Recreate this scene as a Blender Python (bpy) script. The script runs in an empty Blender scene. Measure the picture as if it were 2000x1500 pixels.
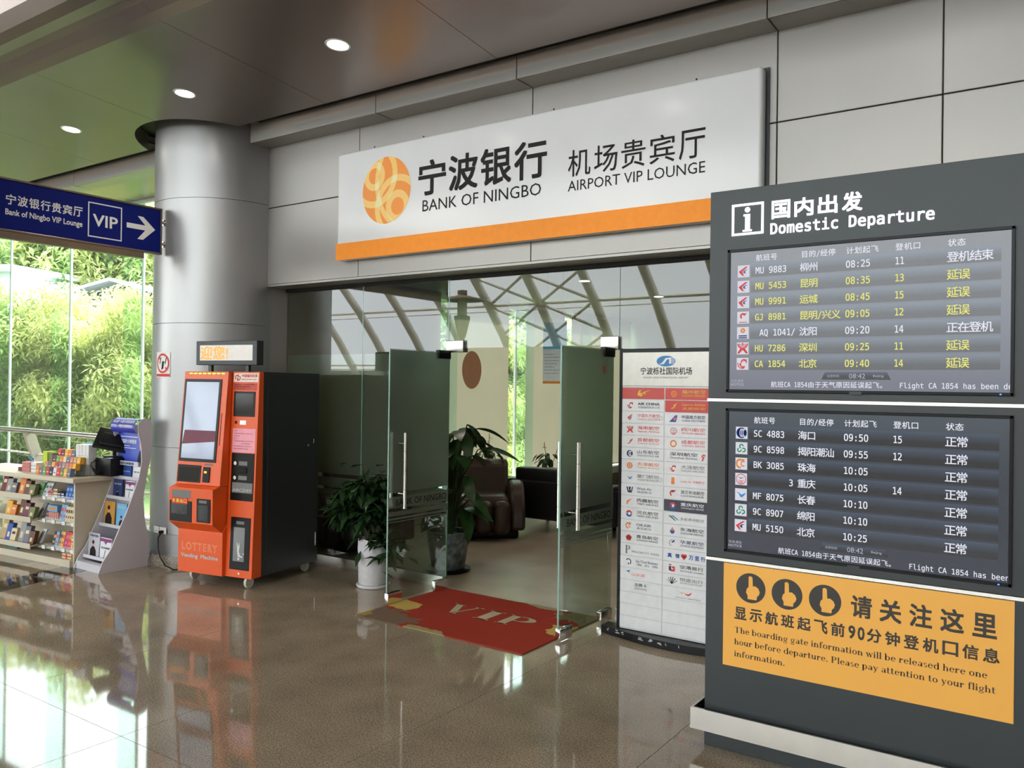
import bpy, bmesh, math, random, os
from mathutils import Vector, Matrix
random.seed(7)
S = bpy.context.scene
C = S.collection
PI = math.pi

# ------------------------------------------------------------------ camera
H = 1.7
cd = bpy.data.cameras.new('camera'); cam = bpy.data.objects.new('camera', cd); C.objects.link(cam)
cd.sensor_width = 36; cd.lens = 36 * 1616.5 / 2000; cd.clip_start = .05; cd.clip_end = 300
RV = (0.82403201, 0.56638962, 0.01319292); UV = (-0.0086586, -0.01069353, 0.99990533); WV = (-0.56647708, 0.82406823, 0.00390767)
cam.matrix_world = Matrix(((RV[0], UV[0], -WV[0], 0), (RV[1], UV[1], -WV[1], 0), (RV[2], UV[2], -WV[2], H), (0, 0, 0, 1)))
S.camera = cam
# ------------------------------------------------------------------ world, sun, exposure
wd = bpy.data.worlds.new('overcast'); S.world = wd; wd.use_nodes = True
bg = wd.node_tree.nodes['Background']; bg.inputs[0].default_value = (.93, .97, 1, 1); bg.inputs[1].default_value = 9.0
sl = bpy.data.lights.new('sun', 'SUN'); sl.energy = 18; sl.angle = .05; sl.color = (1, .93, .8)
so = bpy.data.objects.new('sun', sl); C.objects.link(so)
so.rotation_euler = Vector((-.9, .30, 1.3)).to_track_quat('Z', 'Y').to_euler()
S.view_settings.view_transform = 'Standard'; S.view_settings.look = 'None'; S.view_settings.gamma = 1
S.view_settings.use_curve_mapping = False; S.view_settings.exposure = 0.0
S.cycles.transparent_max_bounces = 32; S.cycles.max_bounces = 10; S.cycles.diffuse_bounces = 5; S.cycles.sample_clamp_indirect = 6

# ------------------------------------------------------------------ materials
def srgb(r, g, b):
    f = lambda c: (c / 255 / 12.92) if c <= 10 else ((c / 255 + .055) / 1.055) ** 2.4
    return (f(r), f(g), f(b), 1)
MC = {}
def mat(name, col, rough=.5, metal=0, noise=0, nscale=20, bump=0, bscale=60, spec=.5, emit=0, coat=0, trans=0):
    if name in MC: return MC[name]
    m = bpy.data.materials.new(name); m.use_nodes = True; nt = m.node_tree; N = nt.nodes; L = nt.links
    b = N['Principled BSDF']
    b.inputs['Base Color'].default_value = col; b.inputs['Roughness'].default_value = rough; b.inputs['Metallic'].default_value = metal
    b.inputs['Specular IOR Level'].default_value = spec; b.inputs['Coat Weight'].default_value = coat
    if emit: b.inputs['Emission Color'].default_value = col; b.inputs['Emission Strength'].default_value = emit
    tc = N.new('ShaderNodeTexCoord')
    n = N.new('ShaderNodeTexNoise'); n.inputs['Scale'].default_value = nscale; n.inputs['Detail'].default_value = 4
    L.new(tc.outputs['Object'], n.inputs['Vector'])
    k = noise if noise else .04
    mr = N.new('ShaderNodeMapRange'); mr.inputs[1].default_value = .3; mr.inputs[2].default_value = .7
    mr.inputs[3].default_value = 1 - k; mr.inputs[4].default_value = 1 + k; L.new(n.outputs[0], mr.inputs[0])
    vm = N.new('ShaderNodeVectorMath'); vm.operation = 'SCALE'; vm.inputs[0].default_value = col[:3]; L.new(mr.outputs[0], vm.inputs['Scale'])
    L.new(vm.outputs[0], b.inputs['Base Color'])
    if bump:
        n2 = N.new('ShaderNodeTexNoise'); n2.inputs['Scale'].default_value = bscale; n2.inputs['Detail'].default_value = 3
        L.new(tc.outputs['Object'], n2.inputs['Vector'])
        bp = N.new('ShaderNodeBump'); bp.inputs['Strength'].default_value = bump; bp.inputs['Distance'].default_value = .01
        L.new(n2.outputs[0], bp.inputs['Height']); L.new(bp.outputs[0], b.inputs['Normal'])
    if trans:
        t = N.new('ShaderNodeBsdfTranslucent'); L.new(vm.outputs[0], t.inputs[0]); mx = N.new('ShaderNodeMixShader'); mx.inputs[0].default_value = trans
        L.new(b.outputs[0], mx.inputs[1]); L.new(t.outputs[0], mx.inputs[2]); L.new(mx.outputs[0], N['Material Output'].inputs[0])
    MC[name] = m; return m
def emis(name, col, st):
    if name in MC: return MC[name]
    m = bpy.data.materials.new(name); m.use_nodes = True; N = m.node_tree.nodes; N.clear()
    e = N.new('ShaderNodeEmission'); e.inputs[0].default_value = col; e.inputs[1].default_value = st
    o = N.new('ShaderNodeOutputMaterial'); m.node_tree.links.new(e.outputs[0], o.inputs[0]); MC[name] = m; return m
def glass(name, tint, refl=1.8):
    m = bpy.data.materials.new(name); m.use_nodes = True; nt = m.node_tree; N = nt.nodes; L = nt.links; N.clear()
    t = N.new('ShaderNodeBsdfTransparent'); t.inputs[0].default_value = tint
    g = N.new('ShaderNodeBsdfGlossy'); g.inputs['Roughness'].default_value = 0
    fr = N.new('ShaderNodeFresnel'); fr.inputs[0].default_value = 1.5
    ge = N.new('ShaderNodeNewGeometry')
    a = N.new('ShaderNodeMath'); a.operation = 'SUBTRACT'; a.inputs[0].default_value = 1; L.new(ge.outputs['Backfacing'], a.inputs[1])
    c = N.new('ShaderNodeMath'); c.operation = 'MULTIPLY'; L.new(fr.outputs[0], c.inputs[0]); L.new(a.outputs[0], c.inputs[1])
    d = N.new('ShaderNodeMath'); d.operation = 'MULTIPLY'; d.use_clamp = True; L.new(c.outputs[0], d.inputs[0]); d.inputs[1].default_value = refl
    mx = N.new('ShaderNodeMixShader'); L.new(d.outputs[0], mx.inputs[0]); L.new(t.outputs[0], mx.inputs[1]); L.new(g.outputs[0], mx.inputs[2])
    o = N.new('ShaderNodeOutputMaterial'); L.new(mx.outputs[0], o.inputs[0]); MC[name] = m; return m
def frost(name, col, dif):
    m = bpy.data.materials.new(name); m.use_nodes = True; nt = m.node_tree; N = nt.nodes; L = nt.links; N.clear()
    t = N.new('ShaderNodeBsdfRefraction'); t.inputs['Color'].default_value = col; t.inputs['Roughness'].default_value = .32; t.inputs['IOR'].default_value = 1.3
    g = N.new('ShaderNodeBsdfDiffuse'); g.inputs[0].default_value = dif
    gl = N.new('ShaderNodeBsdfGlossy'); gl.inputs['Roughness'].default_value = .08
    fr = N.new('ShaderNodeFresnel'); fr.inputs[0].default_value = 1.4
    mx = N.new('ShaderNodeMixShader'); mx.inputs[0].default_value = .3; L.new(t.outputs[0], mx.inputs[1]); L.new(g.outputs[0], mx.inputs[2])
    mx2 = N.new('ShaderNodeMixShader'); mx2.inputs[0].default_value = .05; L.new(mx.outputs[0], mx2.inputs[1]); L.new(gl.outputs[0], mx2.inputs[2])
    o = N.new('ShaderNodeOutputMaterial'); L.new(mx2.outputs[0], o.inputs[0]); MC[name] = m; return m
def flat(name, r, g, b, rough=.6):
    return mat(name, srgb(r, g, b), rough)

M_panel = mat('satin aluminium panel', (.36, .345, .325, 1), .42, .5, .03, 1.5)
M_ceil = mat('satin bronze grey ceiling', (.285, .24, .22, 1), .30, .75, .04, 1.2)
M_col = mat('silver column cladding', (.36, .36, .362, 1), .36, .6, .02, 2)
M_dark = mat('dark cavity', (.02, .02, .02, 1), .8)
M_steel = mat('brushed steel', (.66, .63, .58, 1), .25, 1, .05, 8)
M_chrome = mat('polished steel', (.8, .8, .8, 1), .12, 1)
M_black = mat('black plastic', (.008, .008, .009, 1), .3, spec=.18)
M_blackm = mat('black satin metal', (.010, .010, .012, 1), .3, 0, spec=.2)
M_white = mat('white board', (.74, .74, .75, 1), .22, 0, .02, 3)
M_paper = mat('white paper', (.78, .77, .76, 1), .5)
M_ink = mat('black ink', (.02, .018, .016, 1), .5, spec=.12)
M_orange = mat('machine orange', (.80, .105, .015, 1), .35, 0, .02)
M_char = mat('charcoal coated steel', (.026, .03, .034, 1), .4, .1, .05)
M_kiosk = mat('grey green coated steel', (.036, .043, .045, 1), .42, .2, .05, 3)
M_glass = glass('clear glass', (.80, .86, .82, 1), 1.9)
M_win = glass('window glass', (.93, .985, .955, 1), 1.7)
M_vault = glass('vault glazing', (.72, .74, .74, 1), .6)
M_fin = glass('green glass fin', (.84, .96, .92, 1), .25)
M_frost = frost('frosted film', (.76, .76, .68, 1), (.38, .37, .32, 1))
M_frostd = frost('frosted film on door', (.66, .73, .66, 1), (.32, .37, .32, 1))
M_edge = mat('green glass edge', (.25, .42, .36, 1), .2, .0)
M_acr = glass('clear acrylic', (.9, .92, .92, 1), 1.6)

def granite(name, c1, c2, rough):
    m = bpy.data.materials.new(name); m.use_nodes = True; nt = m.node_tree; N = nt.nodes; L = nt.links; b = N['Principled BSDF']
    tc = N.new('ShaderNodeTexCoord'); ge = N.new('ShaderNodeNewGeometry')
    n1 = N.new('ShaderNodeTexNoise'); n1.inputs['Scale'].default_value = 115; n1.inputs['Detail'].default_value = 3; n1.inputs['Roughness'].default_value = .7
    n2 = N.new('ShaderNodeTexNoise'); n2.inputs['Scale'].default_value = 3; n2.inputs['Detail'].default_value = 5
    L.new(ge.outputs['Position'], n1.inputs['Vector']); L.new(ge.outputs['Position'], n2.inputs['Vector'])
    cr = N.new('ShaderNodeValToRGB'); cr.color_ramp.elements[0].position = .36; cr.color_ramp.elements[1].position = .62
    cr.color_ramp.elements[0].color = c1; cr.color_ramp.elements[1].color = c2; L.new(n1.outputs[0], cr.inputs[0])
    mr = N.new('ShaderNodeMapRange'); mr.inputs[1].default_value = .3; mr.inputs[2].default_value = .7; mr.inputs[3].default_value = .82; mr.inputs[4].default_value = 1.15
    L.new(n2.outputs[0], mr.inputs[0]); vm = N.new('ShaderNodeVectorMath'); vm.operation = 'SCALE'; L.new(cr.outputs[0], vm.inputs[0]); L.new(mr.outputs[0], vm.inputs['Scale'])
    L.new(vm.outputs[0], b.inputs['Base Color']); b.inputs['Roughness'].default_value = rough; b.inputs['IOR'].default_value = 1.55
    MC[name] = m; return m
M_floor = granite('polished brown granite', (.16, .125, .088, 1), (.44, .36, .265, 1), .045)
M_floorb = granite('polished tan granite', (.13, .105, .065, 1), (.25, .20, .13, 1), .06)
M_floord = granite('black granite', (.012, .012, .012, 1), (.045, .04, .04, 1), .05)
M_plinth = granite('pink granite plinth', (.10, .08, .06, 1), (.42, .36, .30, 1), .15)
M_lfloor = granite('lounge marble floor', (.34, .28, .21, 1), (.44, .37, .29, 1), .3)

# ------------------------------------------------------------------ builders
MATS = {}
def root_matrix(o):
    while o is not None:
        if o.name in MATS: return MATS[o.name]
        o = o.parent
    return None
def tagit(o, label=None, cat=None, group=None, kind=None):
    if label: o['label'] = label
    if cat: o['category'] = cat
    if group: o['group'] = group
    if kind: o['kind'] = kind
    return o
def thing(name, label, cat, loc=(0, 0, 0), rz=0, group=None):
    o = bpy.data.objects.new(name, None); C.objects.link(o); o.empty_display_size = .1
    o.location = loc; o.rotation_euler = (0, 0, rz); tagit(o, label, cat, group)
    MATS[o.name] = (Matrix.Translation(loc) @ Matrix.Rotation(rz, 4, 'Z')).inverted(); return o
class MB:
    def __init__(s): s.v = []; s.f = []; s.m = []; s.sm = []
    def add(s, vs, fs, mi=0, smooth=False):
        n = len(s.v); s.v += [tuple(v) for v in vs]
        for f in fs: s.f.append([i + n for i in f]); s.m.append(mi); s.sm.append(smooth)
        return s
    def box(s, x0, x1, y0, y1, z0, z1, mi=0):
        return s.add([(x0, y0, z0), (x1, y0, z0), (x1, y1, z0), (x0, y1, z0), (x0, y0, z1), (x1, y0, z1), (x1, y1, z1), (x0, y1, z1)],
                     [(0, 3, 2, 1), (4, 5, 6, 7), (0, 1, 5, 4), (1, 2, 6, 5), (2, 3, 7, 6), (3, 0, 4, 7)], mi)
    def rbox(s, x0, x1, y0, y1, z0, z1, r=.01, mi=0, seg=3):
        bm = bmesh.new(); bmesh.ops.create_cube(bm, size=1)
        for v in bm.verts: v.co = ((x0 + x1) / 2 + v.co.x * (x1 - x0), (y0 + y1) / 2 + v.co.y * (y1 - y0), (z0 + z1) / 2 + v.co.z * (z1 - z0))
        bmesh.ops.bevel(bm, geom=bm.edges[:], offset=r, segments=seg, profile=.5, affect='EDGES')
        s.add([v.co[:] for v in bm.verts], [[v.index for v in f.verts] for f in bm.faces], mi, True); bm.free(); return s
    def quad(s, a, b, c, d, mi=0): return s.add([a, b, c, d], [(0, 1, 2, 3)], mi)
    def prism(s, poly, f0, f1, mi=0, smooth=False):
        """poly of 2d points, f0/f1 map a 2d point to the two caps"""
        n = len(poly); vs = [f0(*p) for p in poly] + [f1(*p) for p in poly]
        s.add(vs, [list(range(n))[::-1], [i + n for i in range(n)]], mi)
        s.add(vs, [(i, (i + 1) % n, (i + 1) % n + n, i + n) for i in range(n)], mi, smooth); return s
    def lathe(s, prof, cx, cy, n=32, mi=0, smooth=True, cap=True, a0=0, a1=2 * PI):
        full = abs(a1 - a0 - 2 * PI) < 1e-6; k = n if full else n + 1; vs = []
        for (r, z) in prof:
            for i in range(k):
                a = a0 + (a1 - a0) * i / n; vs.append((cx + r * math.cos(a), cy + r * math.sin(a), z))
        fs = []
        for j in range(len(prof) - 1):
            for i in range(n):
                i2 = (i + 1) % k if full else i + 1
                fs.append((j * k + i, j * k + i2, (j + 1) * k + i2, (j + 1) * k + i))
        s.add(vs, fs, mi, smooth)
        if cap and full:
            if prof[0][0] > 1e-4: s.add(vs[:k], [list(range(k))[::-1]], mi)
            if prof[-1][0] > 1e-4: s.add(vs[-k:], [list(range(k))], mi)
        return s
    def tube(s, pts, r, n=10, mi=0, smooth=True):
        pts = [Vector(p) for p in pts]; vs = []; up = None
        rs = r if isinstance(r, (list, tuple)) else [r] * len(pts)
        for i, p in enumerate(pts):
            t = (pts[min(i + 1, len(pts) - 1)] - pts[max(i - 1, 0)]).normalized()
            if up is None: up = Vector((0, 0, 1)) if abs(t.z) < .9 else Vector((1, 0, 0))
            a = t.cross(up); a = a.normalized() if a.length > 1e-5 else Vector((1, 0, 0)); b = a.cross(t).normalized(); up = b
            for k in range(n):
                an = 2 * PI * k / n; vs.append(p + (a * math.cos(an) + b * math.sin(an)) * rs[i])
        fs = [(j * n + k, (j + 1) * n + k, (j + 1) * n + (k + 1) % n, j * n + (k + 1) % n) for j in range(len(pts) - 1) for k in range(n)]
        s.add(vs, fs, mi, smooth); s.add(vs[:n], [list(range(n))], mi); s.add(vs[-n:], [list(range(n))[::-1]], mi); return s
    def build(s, name, mats, parent=None, kind=None, bevel=0, label=None, local=False):
        me = bpy.data.meshes.new(name); mats = mats if isinstance(mats, (list, tuple)) else [mats]
        M = None if local else root_matrix(parent)
        vs = s.v if M is None else [M @ Vector(v) for v in s.v]
        me.from_pydata([tuple(v) for v in vs], [], s.f)
        for m in mats: me.materials.append(m)
        me.polygons.foreach_set('material_index', s.m); me.polygons.foreach_set('use_smooth', s.sm)
        bm = bmesh.new(); bm.from_mesh(me)
        if not getattr(s, 'raw', False): bmesh.ops.remove_doubles(bm, verts=bm.verts, dist=1e-5); bmesh.ops.recalc_face_normals(bm, faces=bm.faces)
        for e in bm.edges:
            if len(e.link_faces) == 2 and e.calc_face_angle(0) > .75: e.smooth = False
        bm.to_mesh(me); bm.free(); me.update()
        o = bpy.data.objects.new(name, me); C.objects.link(o)
        if parent is not None: o.parent = parent
        if bevel:
            b = o.modifiers.new('bevel', 'BEVEL'); b.width = bevel; b.segments = 2; b.limit_method = 'ANGLE'
        if kind: o['kind'] = kind
        if label: o['label'] = label
        return o
def bx(name, m, x0, x1, y0, y1, z0, z1, parent=None, kind=None, bevel=0, label=None):
    return MB().box(x0, x1, y0, y1, z0, z1).build(name, m, parent, kind, bevel, label)
def copy_tree(o, parent=None):
    c = o.copy(); C.objects.link(c)
    if parent is not None: c.parent = parent
    for ch in list(o.children): copy_tree(ch, c)
    return c

# lettering -------------------------------------------------------
FONTS = {}
def font(key):
    if key not in FONTS:
        FONTS[key] = None
        if key == 'mono':
            try: FONTS[key] = bpy.data.fonts.load(os.path.join(bpy.utils.system_resource('DATAFILES'), 'fonts', 'DejaVuSansMono.woff2'))
            except Exception: pass
    return FONTS[key]
TXT = {}; LAY = {}
def text_mesh(body, bold, fkey, res=2, outline=0):
    k = (body, bold, fkey, outline)
    if k in TXT: return TXT[k]
    if bold:
        vs, fs, x0, x1, y0, y1 = text_mesh(body, 0, fkey); V = []; F = []; b = bold * .8
        for dx, dy in (((-b, -b), (b, -b), (-b, b), (b, b)) if b < .018 else ((-b, -b), (b, -b), (-b, b), (b, b), (0, -b), (0, b), (-b, 0), (b, 0))):
            n_ = len(V); V += [(x + dx, y + dy) for x, y in vs]; F += [[i + n_ for i in f] for f in fs]
        LAY[k] = len(vs)
        TXT[k] = (V, F, x0 - b, x1 + b, y0 - b, y1 + b); return TXT[k]
    c = bpy.data.curves.new('t', 'FONT'); c.body = body; c.resolution_u = res; c.fill_mode = 'FRONT'
    f = font(fkey) if fkey else None
    if f: c.font = f
    o = bpy.data.objects.new('t', c); C.objects.link(o)
    dg = bpy.context.evaluated_depsgraph_get(); me = bpy.data.meshes.new_from_object(o.evaluated_get(dg))
    vs = [(v.co.x, v.co.y) for v in me.vertices]; fs = [list(p.vertices) for p in me.polygons]
    bpy.data.objects.remove(o); bpy.data.curves.remove(c); bpy.data.meshes.remove(me)
    xs = [v[0] for v in vs] or [0, 1]; ys = [v[1] for v in vs] or [0, 1]
    TXT[k] = (vs, fs, min(xs), max(xs), min(ys), max(ys)); return TXT[k]
def fit(box, u0, u1, v0, v1, mapf, m=None, bold=0, fkey=None, mb=None, mi=0, keep=None):
    """put a text's outline box at u0..u1, v0..v1 of a plane; keep=cap height: natural width from u0"""
    vs, fs, x0, x1, y0, y1 = text_mesh(box, bold, fkey)
    if keep:
        sc = keep / .73; sx = sc * (keep if False else 1)
        P = [mapf(u0 + (x - x0) * sc, v0 + y * sc) for x, y in vs]
    else:
        P = [mapf(u0 + (x - x0) / max(x1 - x0, 1e-6) * (u1 - u0), v0 + (y - y0) / max(y1 - y0, 1e-6) * (v1 - v0)) for x, y in vs]
    if bold: # each copy of a bold face a hair proud of the last
        uc, vc = (u0 + u1) / 2, (v0 + v1) / 2; o_ = Vector(mapf(uc, vc)); n_ = (Vector(mapf(uc + .001, vc)) - o_).cross(Vector(mapf(uc, vc + .001)) - o_).normalized()
        k_ = LAY[(box, bold, fkey, 0)]; P = [Vector(p) + n_ * (.00013 * (i // k_)) for i, p in enumerate(P)]
    mb = mb or MB(); mb.raw = True; mb.add(P, fs, mi); return mb
def lettering(body, u0, u1, v0, v1, mapf, m, parent, bold=0, fkey=None, name='lettering'):
    return fit(body, u0, u1, v0, v1, mapf, bold=bold, fkey=fkey).build(name, m, parent)
def front(y): return lambda u, v: (u, y, v)          # faces -Y
def side(x): return lambda u, v: (x, u, v)           # faces +X
def poly(mb, pts, mapf, mi=0):
    mb.raw = True; mb.add([mapf(*p) for p in pts], [list(range(len(pts)))], mi); return mb
def disc(mb, cu, cv, ru, rv, mapf, mi=0, n=32, a0=0, a1=2 * PI, inner=0):
    mb.raw = True
    if inner:
        P = []; 
        for i in range(n + 1):
            a = a0 + (a1 - a0) * i / n; P += [mapf(cu + ru * math.cos(a), cv + rv * math.sin(a)), mapf(cu + ru * inner * math.cos(a), cv + rv * inner * math.sin(a))]
        mb.add(P, [(2 * i, 2 * i + 2, 2 * i + 3, 2 * i + 1) for i in range(n)], mi)
    else:
        mb.add([mapf(cu + ru * math.cos(a0 + (a1 - a0) * i / n), cv + rv * math.sin(a0 + (a1 - a0) * i / n)) for i in range(n)], [list(range(n))], mi)
    return mb

# a bold serif alphabet for the notices
SW, TW = .125, .035
def sg(ch):
    R = []; X = .46; A = .70; D = -.2
    def st(x, y0, y1, s0=1, s1=1, w=SW):
        R.append([(x, y0), (x + w, y0), (x + w, y1), (x, y1)])
        if s0: R.append([(x - .045, y0), (x + w + .045, y0), (x + w + .045, y0 + TW), (x - .045, y0 + TW)])
        if s1 == 1: R.append([(x - .05, y1 - TW), (x + w, y1 - TW), (x + w, y1), (x - .05, y1)])
        if s1 == 2: R.append([(x - .045, y1 - TW), (x + w + .045, y1 - TW), (x + w + .045, y1), (x - .045, y1)])
    def bw(cx, cy, rx, ry, a0, a1, w=.12, t=.035, n=14):
        a0, a1 = math.radians(a0), math.radians(a1)
        for i in range(n):
            q = []
            for a, k in ((a0 + (a1 - a0) * i / n, 0), (a0 + (a1 - a0) * (i + 1) / n, 0), (a0 + (a1 - a0) * (i + 1) / n, 1), (a0 + (a1 - a0) * i / n, 1)):
                q.append((cx + (rx - k * w) * math.cos(a), cy + (ry - k * t) * math.sin(a)))
            R.append(q)
    def dg(x0, y0, x1, y1, w): R.append([(x0, y0), (x0 + w, y0), (x1 + w, y1), (x1, y1)])
    def ht(x0, x1, y, t=TW): R.append([(x0, y), (x1, y), (x1, y + t), (x0, y + t)])
    w = .52
    if ch == 'T': st(.25, 0, A, 1, 0, .14); ht(.03, .61, A - TW); ht(.03, .06, A - .17, .17); ht(.58, .61, A - .17, .17); w = .66
    elif ch == 'V': dg(.30, 0, .03, A, .16); dg(.33, 0, .58, A, .05); ht(-.02, .26, A - TW); ht(.50, .72, A - TW); w = .72
    elif ch == 'I': st(.07, 0, A, 1, 2, .15); w = .3
    elif ch == 'P': st(.07, 0, A, 1, 1, .15); bw(.28, .51, .28, .19, -90, 90, .14); ht(.2, .3, .66, .04); ht(.2, .3, .32, .04); w = .62
    elif ch == 'h': st(.05, 0, A); bw(.26, .28, .20, .18, 0, 180); st(.34, 0, .28, 1, 0); w = .54
    elif ch == 'n': st(.05, 0, X); bw(.26, .28, .20, .18, 0, 180); st(.34, 0, .28, 1, 0); w = .54
    elif ch == 'm':
        st(.05, 0, X); bw(.25, .28, .19, .18, 0, 180); st(.32, 0, .28, 1, 0); bw(.52, .28, .19, .18, 0, 180); st(.59, 0, .28, 1, 0); w = .79
    elif ch == 'r': st(.05, 0, X); bw(.30, .28, .18, .18, 60, 170); bw(.345, .37, .055, .055, 0, 360, .055, .055, 8); w = .42
    elif ch == 'u': st(.05, .18, X, 0, 1); bw(.23, .18, .18, .18, 180, 360); st(.34, 0, X, 0, 1); ht(.34, .51, 0); w = .54
    elif ch == 'i': st(.05, 0, X); bw(.11, .60, .07, .07, 0, 360, .07, .07, 10); w = .26
    elif ch == 'l': st(.05, 0, A); w = .25
    elif ch == 't': st(.08, .08, .62, 0, 0); bw(.23, .10, .15, .10, 180, 330); ht(.01, .33, X - TW, .04); w = .36
    elif ch == 'f': st(.08, 0, .55, 1, 0); bw(.26, .54, .18, .17, 40, 180); bw(.33, .62, .05, .05, 0, 360, .05, .05, 8); ht(.01, .33, X - TW, .04); w = .35
    elif ch == 'o': bw(.25, .23, .23, .24, 0, 360, .12, .035, 24); w = .51
    elif ch == 'e': bw(.24, .23, .22, .24, 0, 320, .12, .035, 20); ht(.08, .44, .24, .04); w = .48
    elif ch == 'b': st(.03, 0, A, 0); bw(.26, .23, .23, .24, 0, 360, .12, .035, 24); w = .54
    elif ch == 'd': bw(.26, .23, .23, .24, 0, 360, .12, .035, 24); st(.36, 0, A, 0); ht(.36, .54, 0); w = .55
    elif ch == 'p': st(.04, D, X); bw(.27, .23, .22, .24, 0, 360, .12, .035, 24); w = .54
    elif ch == 'g': bw(.23, .29, .19, .17, 0, 360, .10, .03, 20); ht(.38, .49, .40, .05); bw(.22, -.07, .21, .12, 0, 360, .06, .05, 18); ht(.07, .35, .06, .05); w = .5
    elif ch == 'a': st(.30, .04, .33, 0, 0); ht(.36, .47, 0, .05); bw(.24, .31, .185, .15, 0, 150); bw(.20, .12, .17, .13, 0, 360, .10, .035, 18); w = .48
    elif ch == 's':
        bw(.20, .345, .16, .115, 30, 270, .08, .05); bw(.20, .125, .17, .125, -150, 90, .08, .05); w = .40
    elif ch == 'w': dg(.17, 0, .02, X, .12); dg(.17, 0, .31, X, .04); dg(.42, 0, .27, X, .12); dg(.44, 0, .60, X, .04); ht(-.01, .19, X - TW); ht(.53, .70, X - TW); w = .70
    elif ch == 'y': dg(.20, 0, .03, X, .12); dg(.16, -.14, .40, X, .045); ht(-.01, .2, X - TW); ht(.33, .50, X - TW); bw(.12, -.13, .06, .06, 0, 360, .06, .06, 8); w = .5
    elif ch == '.': bw(.11, .07, .07, .07, 0, 360, .07, .07, 10); w = .25
    elif ch == ' ': w = .24
    return R, w
def serif_line(s, u0, u1, v0, capz, mapf, mb=None):
    x = 0; polys = []
    for ch in s:
        R, w = sg(ch)
        for q in R: polys.append([(x + a, b) for a, b in q])
        x += w + .02
    sx = (u1 - u0) / x; sz = capz / .7; mb = mb or MB()
    for q in polys: poly(mb, [(u0 + a * sx, v0 + b * sz) for a, b in q], mapf)
    return mb
#@@SETTING
# ================================================================== SETTING
T = 1.078
# hall floor: base slab and polished tiles
fl = bx('floor', M_floorb, -44, 16, -26, 5.9, -.14, -.022, kind='structure')
far = MB()
far.box(-44, 16, -26, -1.2, -.022, 0); far.box(3.8, 16, -1.2, 5.45, -.022, 0); far.box(-44, -16, -1.2, 5.9, -.022, 0)
far.build('floor_outer', M_floorb, fl)
x0s = -1.627 - T * 14; g = .0015
for i in range(19):
    for j in range(7):
        xa = x0s + i * T; ya = 4.385 - T * 5 + j * T; xb = xa + T; yb = min(ya + T, 5.9 if xb < -6.4 else 5.47)
        if yb - ya < .05: continue
        tan = (xa + xb) / 2 < -7.75
        if xb < -16 or xa > 3.8: continue
        bx('floor_tile', M_floorb if tan else M_floor, xa + g, xb - g, ya + g, yb - g, -.022, 0, fl)
# dark border strip, curving away beside the shop shelf
def strip_c(t): # centre line
    y = -1.0 + t * 6.9; return -7.45 - .26 * (y - 3.7) - .012 * (y - 3.7) ** 2, y
for k in range(9):
    a = strip_c(k / 9 + .001); b = strip_c((k + 1) / 9 - .001)
    MB().prism([(a[0] - .17, a[1]), (a[0] + .17, a[1]), (b[0] + .17, b[1]), (b[0] - .17, b[1])], lambda x, y: (x, y, -.004), lambda x, y: (x, y, .0012)).build('border_tile', M_floord, fl)
for q in (3.2, 3.9): # thin dark inlays in the shop floor
    MB().prism([(-15.5, q + .25), (-7.9, q), (-7.9, q + .045), (-15.5, q + .30)], lambda x, y: (x, y, -.004), lambda x, y: (x, y, .001)).build('border_tile', M_floord, fl)
lf = bx('floor_lounge', M_lfloor, -7.0, 4, 5.47, 14, -.14, 0.0, kind='structure')

# fascia wall of cladding panels above the glass front
wf = MB().box(-6.44, 5.2, 5.235, 5.44, 2.66, 4.6).build('wall_front', mat('joint grey', (.10, .095, .09, 1), .7), kind='structure')
xs = [-6.44, -5.23, -3.42, -1.585, -.655, .9, 2.7, 4.5]
for i in range(len(xs) - 1):
    for (za, zb) in ((2.65, 3.380), (3.386, 3.96)):
        MB().box(xs[i] + .003, xs[i + 1] - .003, 5.2, 5.235, za, zb).build('panel', M_panel, wf, bevel=.004)
# soffit under the fascia and the return beside the column
bx('soffit_panel', M_panel, -6.44, 4.5, 5.2, 5.43, 2.63, 2.648, wf)
MB().box(-6.46, -6.44, 5.18, 5.45, 0, 3.96).build('trim_1', M_panel, kind='structure')
# beam
bm_ = MB().box(-14, 4.5, 5.02, 5.2, 4.1, 4.3).box(-24, -7.8, 4.765, 4.98, 4.125, 4.14).box(-6.3, 4.5, 4.765, 4.98, 4.125, 4.14).box(-7.9, -6.2, 4.3, 5.2, 4.225, 4.24).build('trim_2', M_dark, kind='structure')  # thin dark plates added in beam gap and column ring to deepen shade
bxs = [-6.44, -4.83, -3.42, -1.585, .25, 2.1, 4.5]
for i in range(len(bxs) - 1):
    mb = MB(); a, b = bxs[i] + .003, bxs[i + 1] - .003
    mb.box(a, b, 4.98, 5.0, 3.955, 4.32); mb.box(a, b, 5.0, 5.2, 3.955, 3.975); mb.build('panel', M_panel, bm_, bevel=.003)
bxl = [-22, -16, -13.8, -11.6, -9.6, -7.84]
for i in range(len(bxl) - 1):
    mb = MB(); a, b = bxl[i] + .003, bxl[i + 1] - .003
    mb.box(a, b, 4.98, 5.0, 3.955, 4.124); mb.box(a, b, 5.0, 5.2, 3.955, 3.975); mb.build('panel', M_panel, bm_, bevel=.003)
bx('ceiling_void', M_dark, -24, 5, 4.0, 5.6, 4.62, 4.7, kind='structure')
MB().box(-24, -7.7, 5.2, 5.3, 4.03, 4.7).build('wall_back', M_dark, kind='structure')
# soffit over the window wall
so1 = MB().prism([(5.2, 3.96), (5.95, 3.96), (5.95, 4.02), (5.2, 4.02)], lambda y, z: (-24, y, z), lambda y, z: (-6.44, y, z)).build('ceiling_window', M_ceil, kind='structure')

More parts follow.
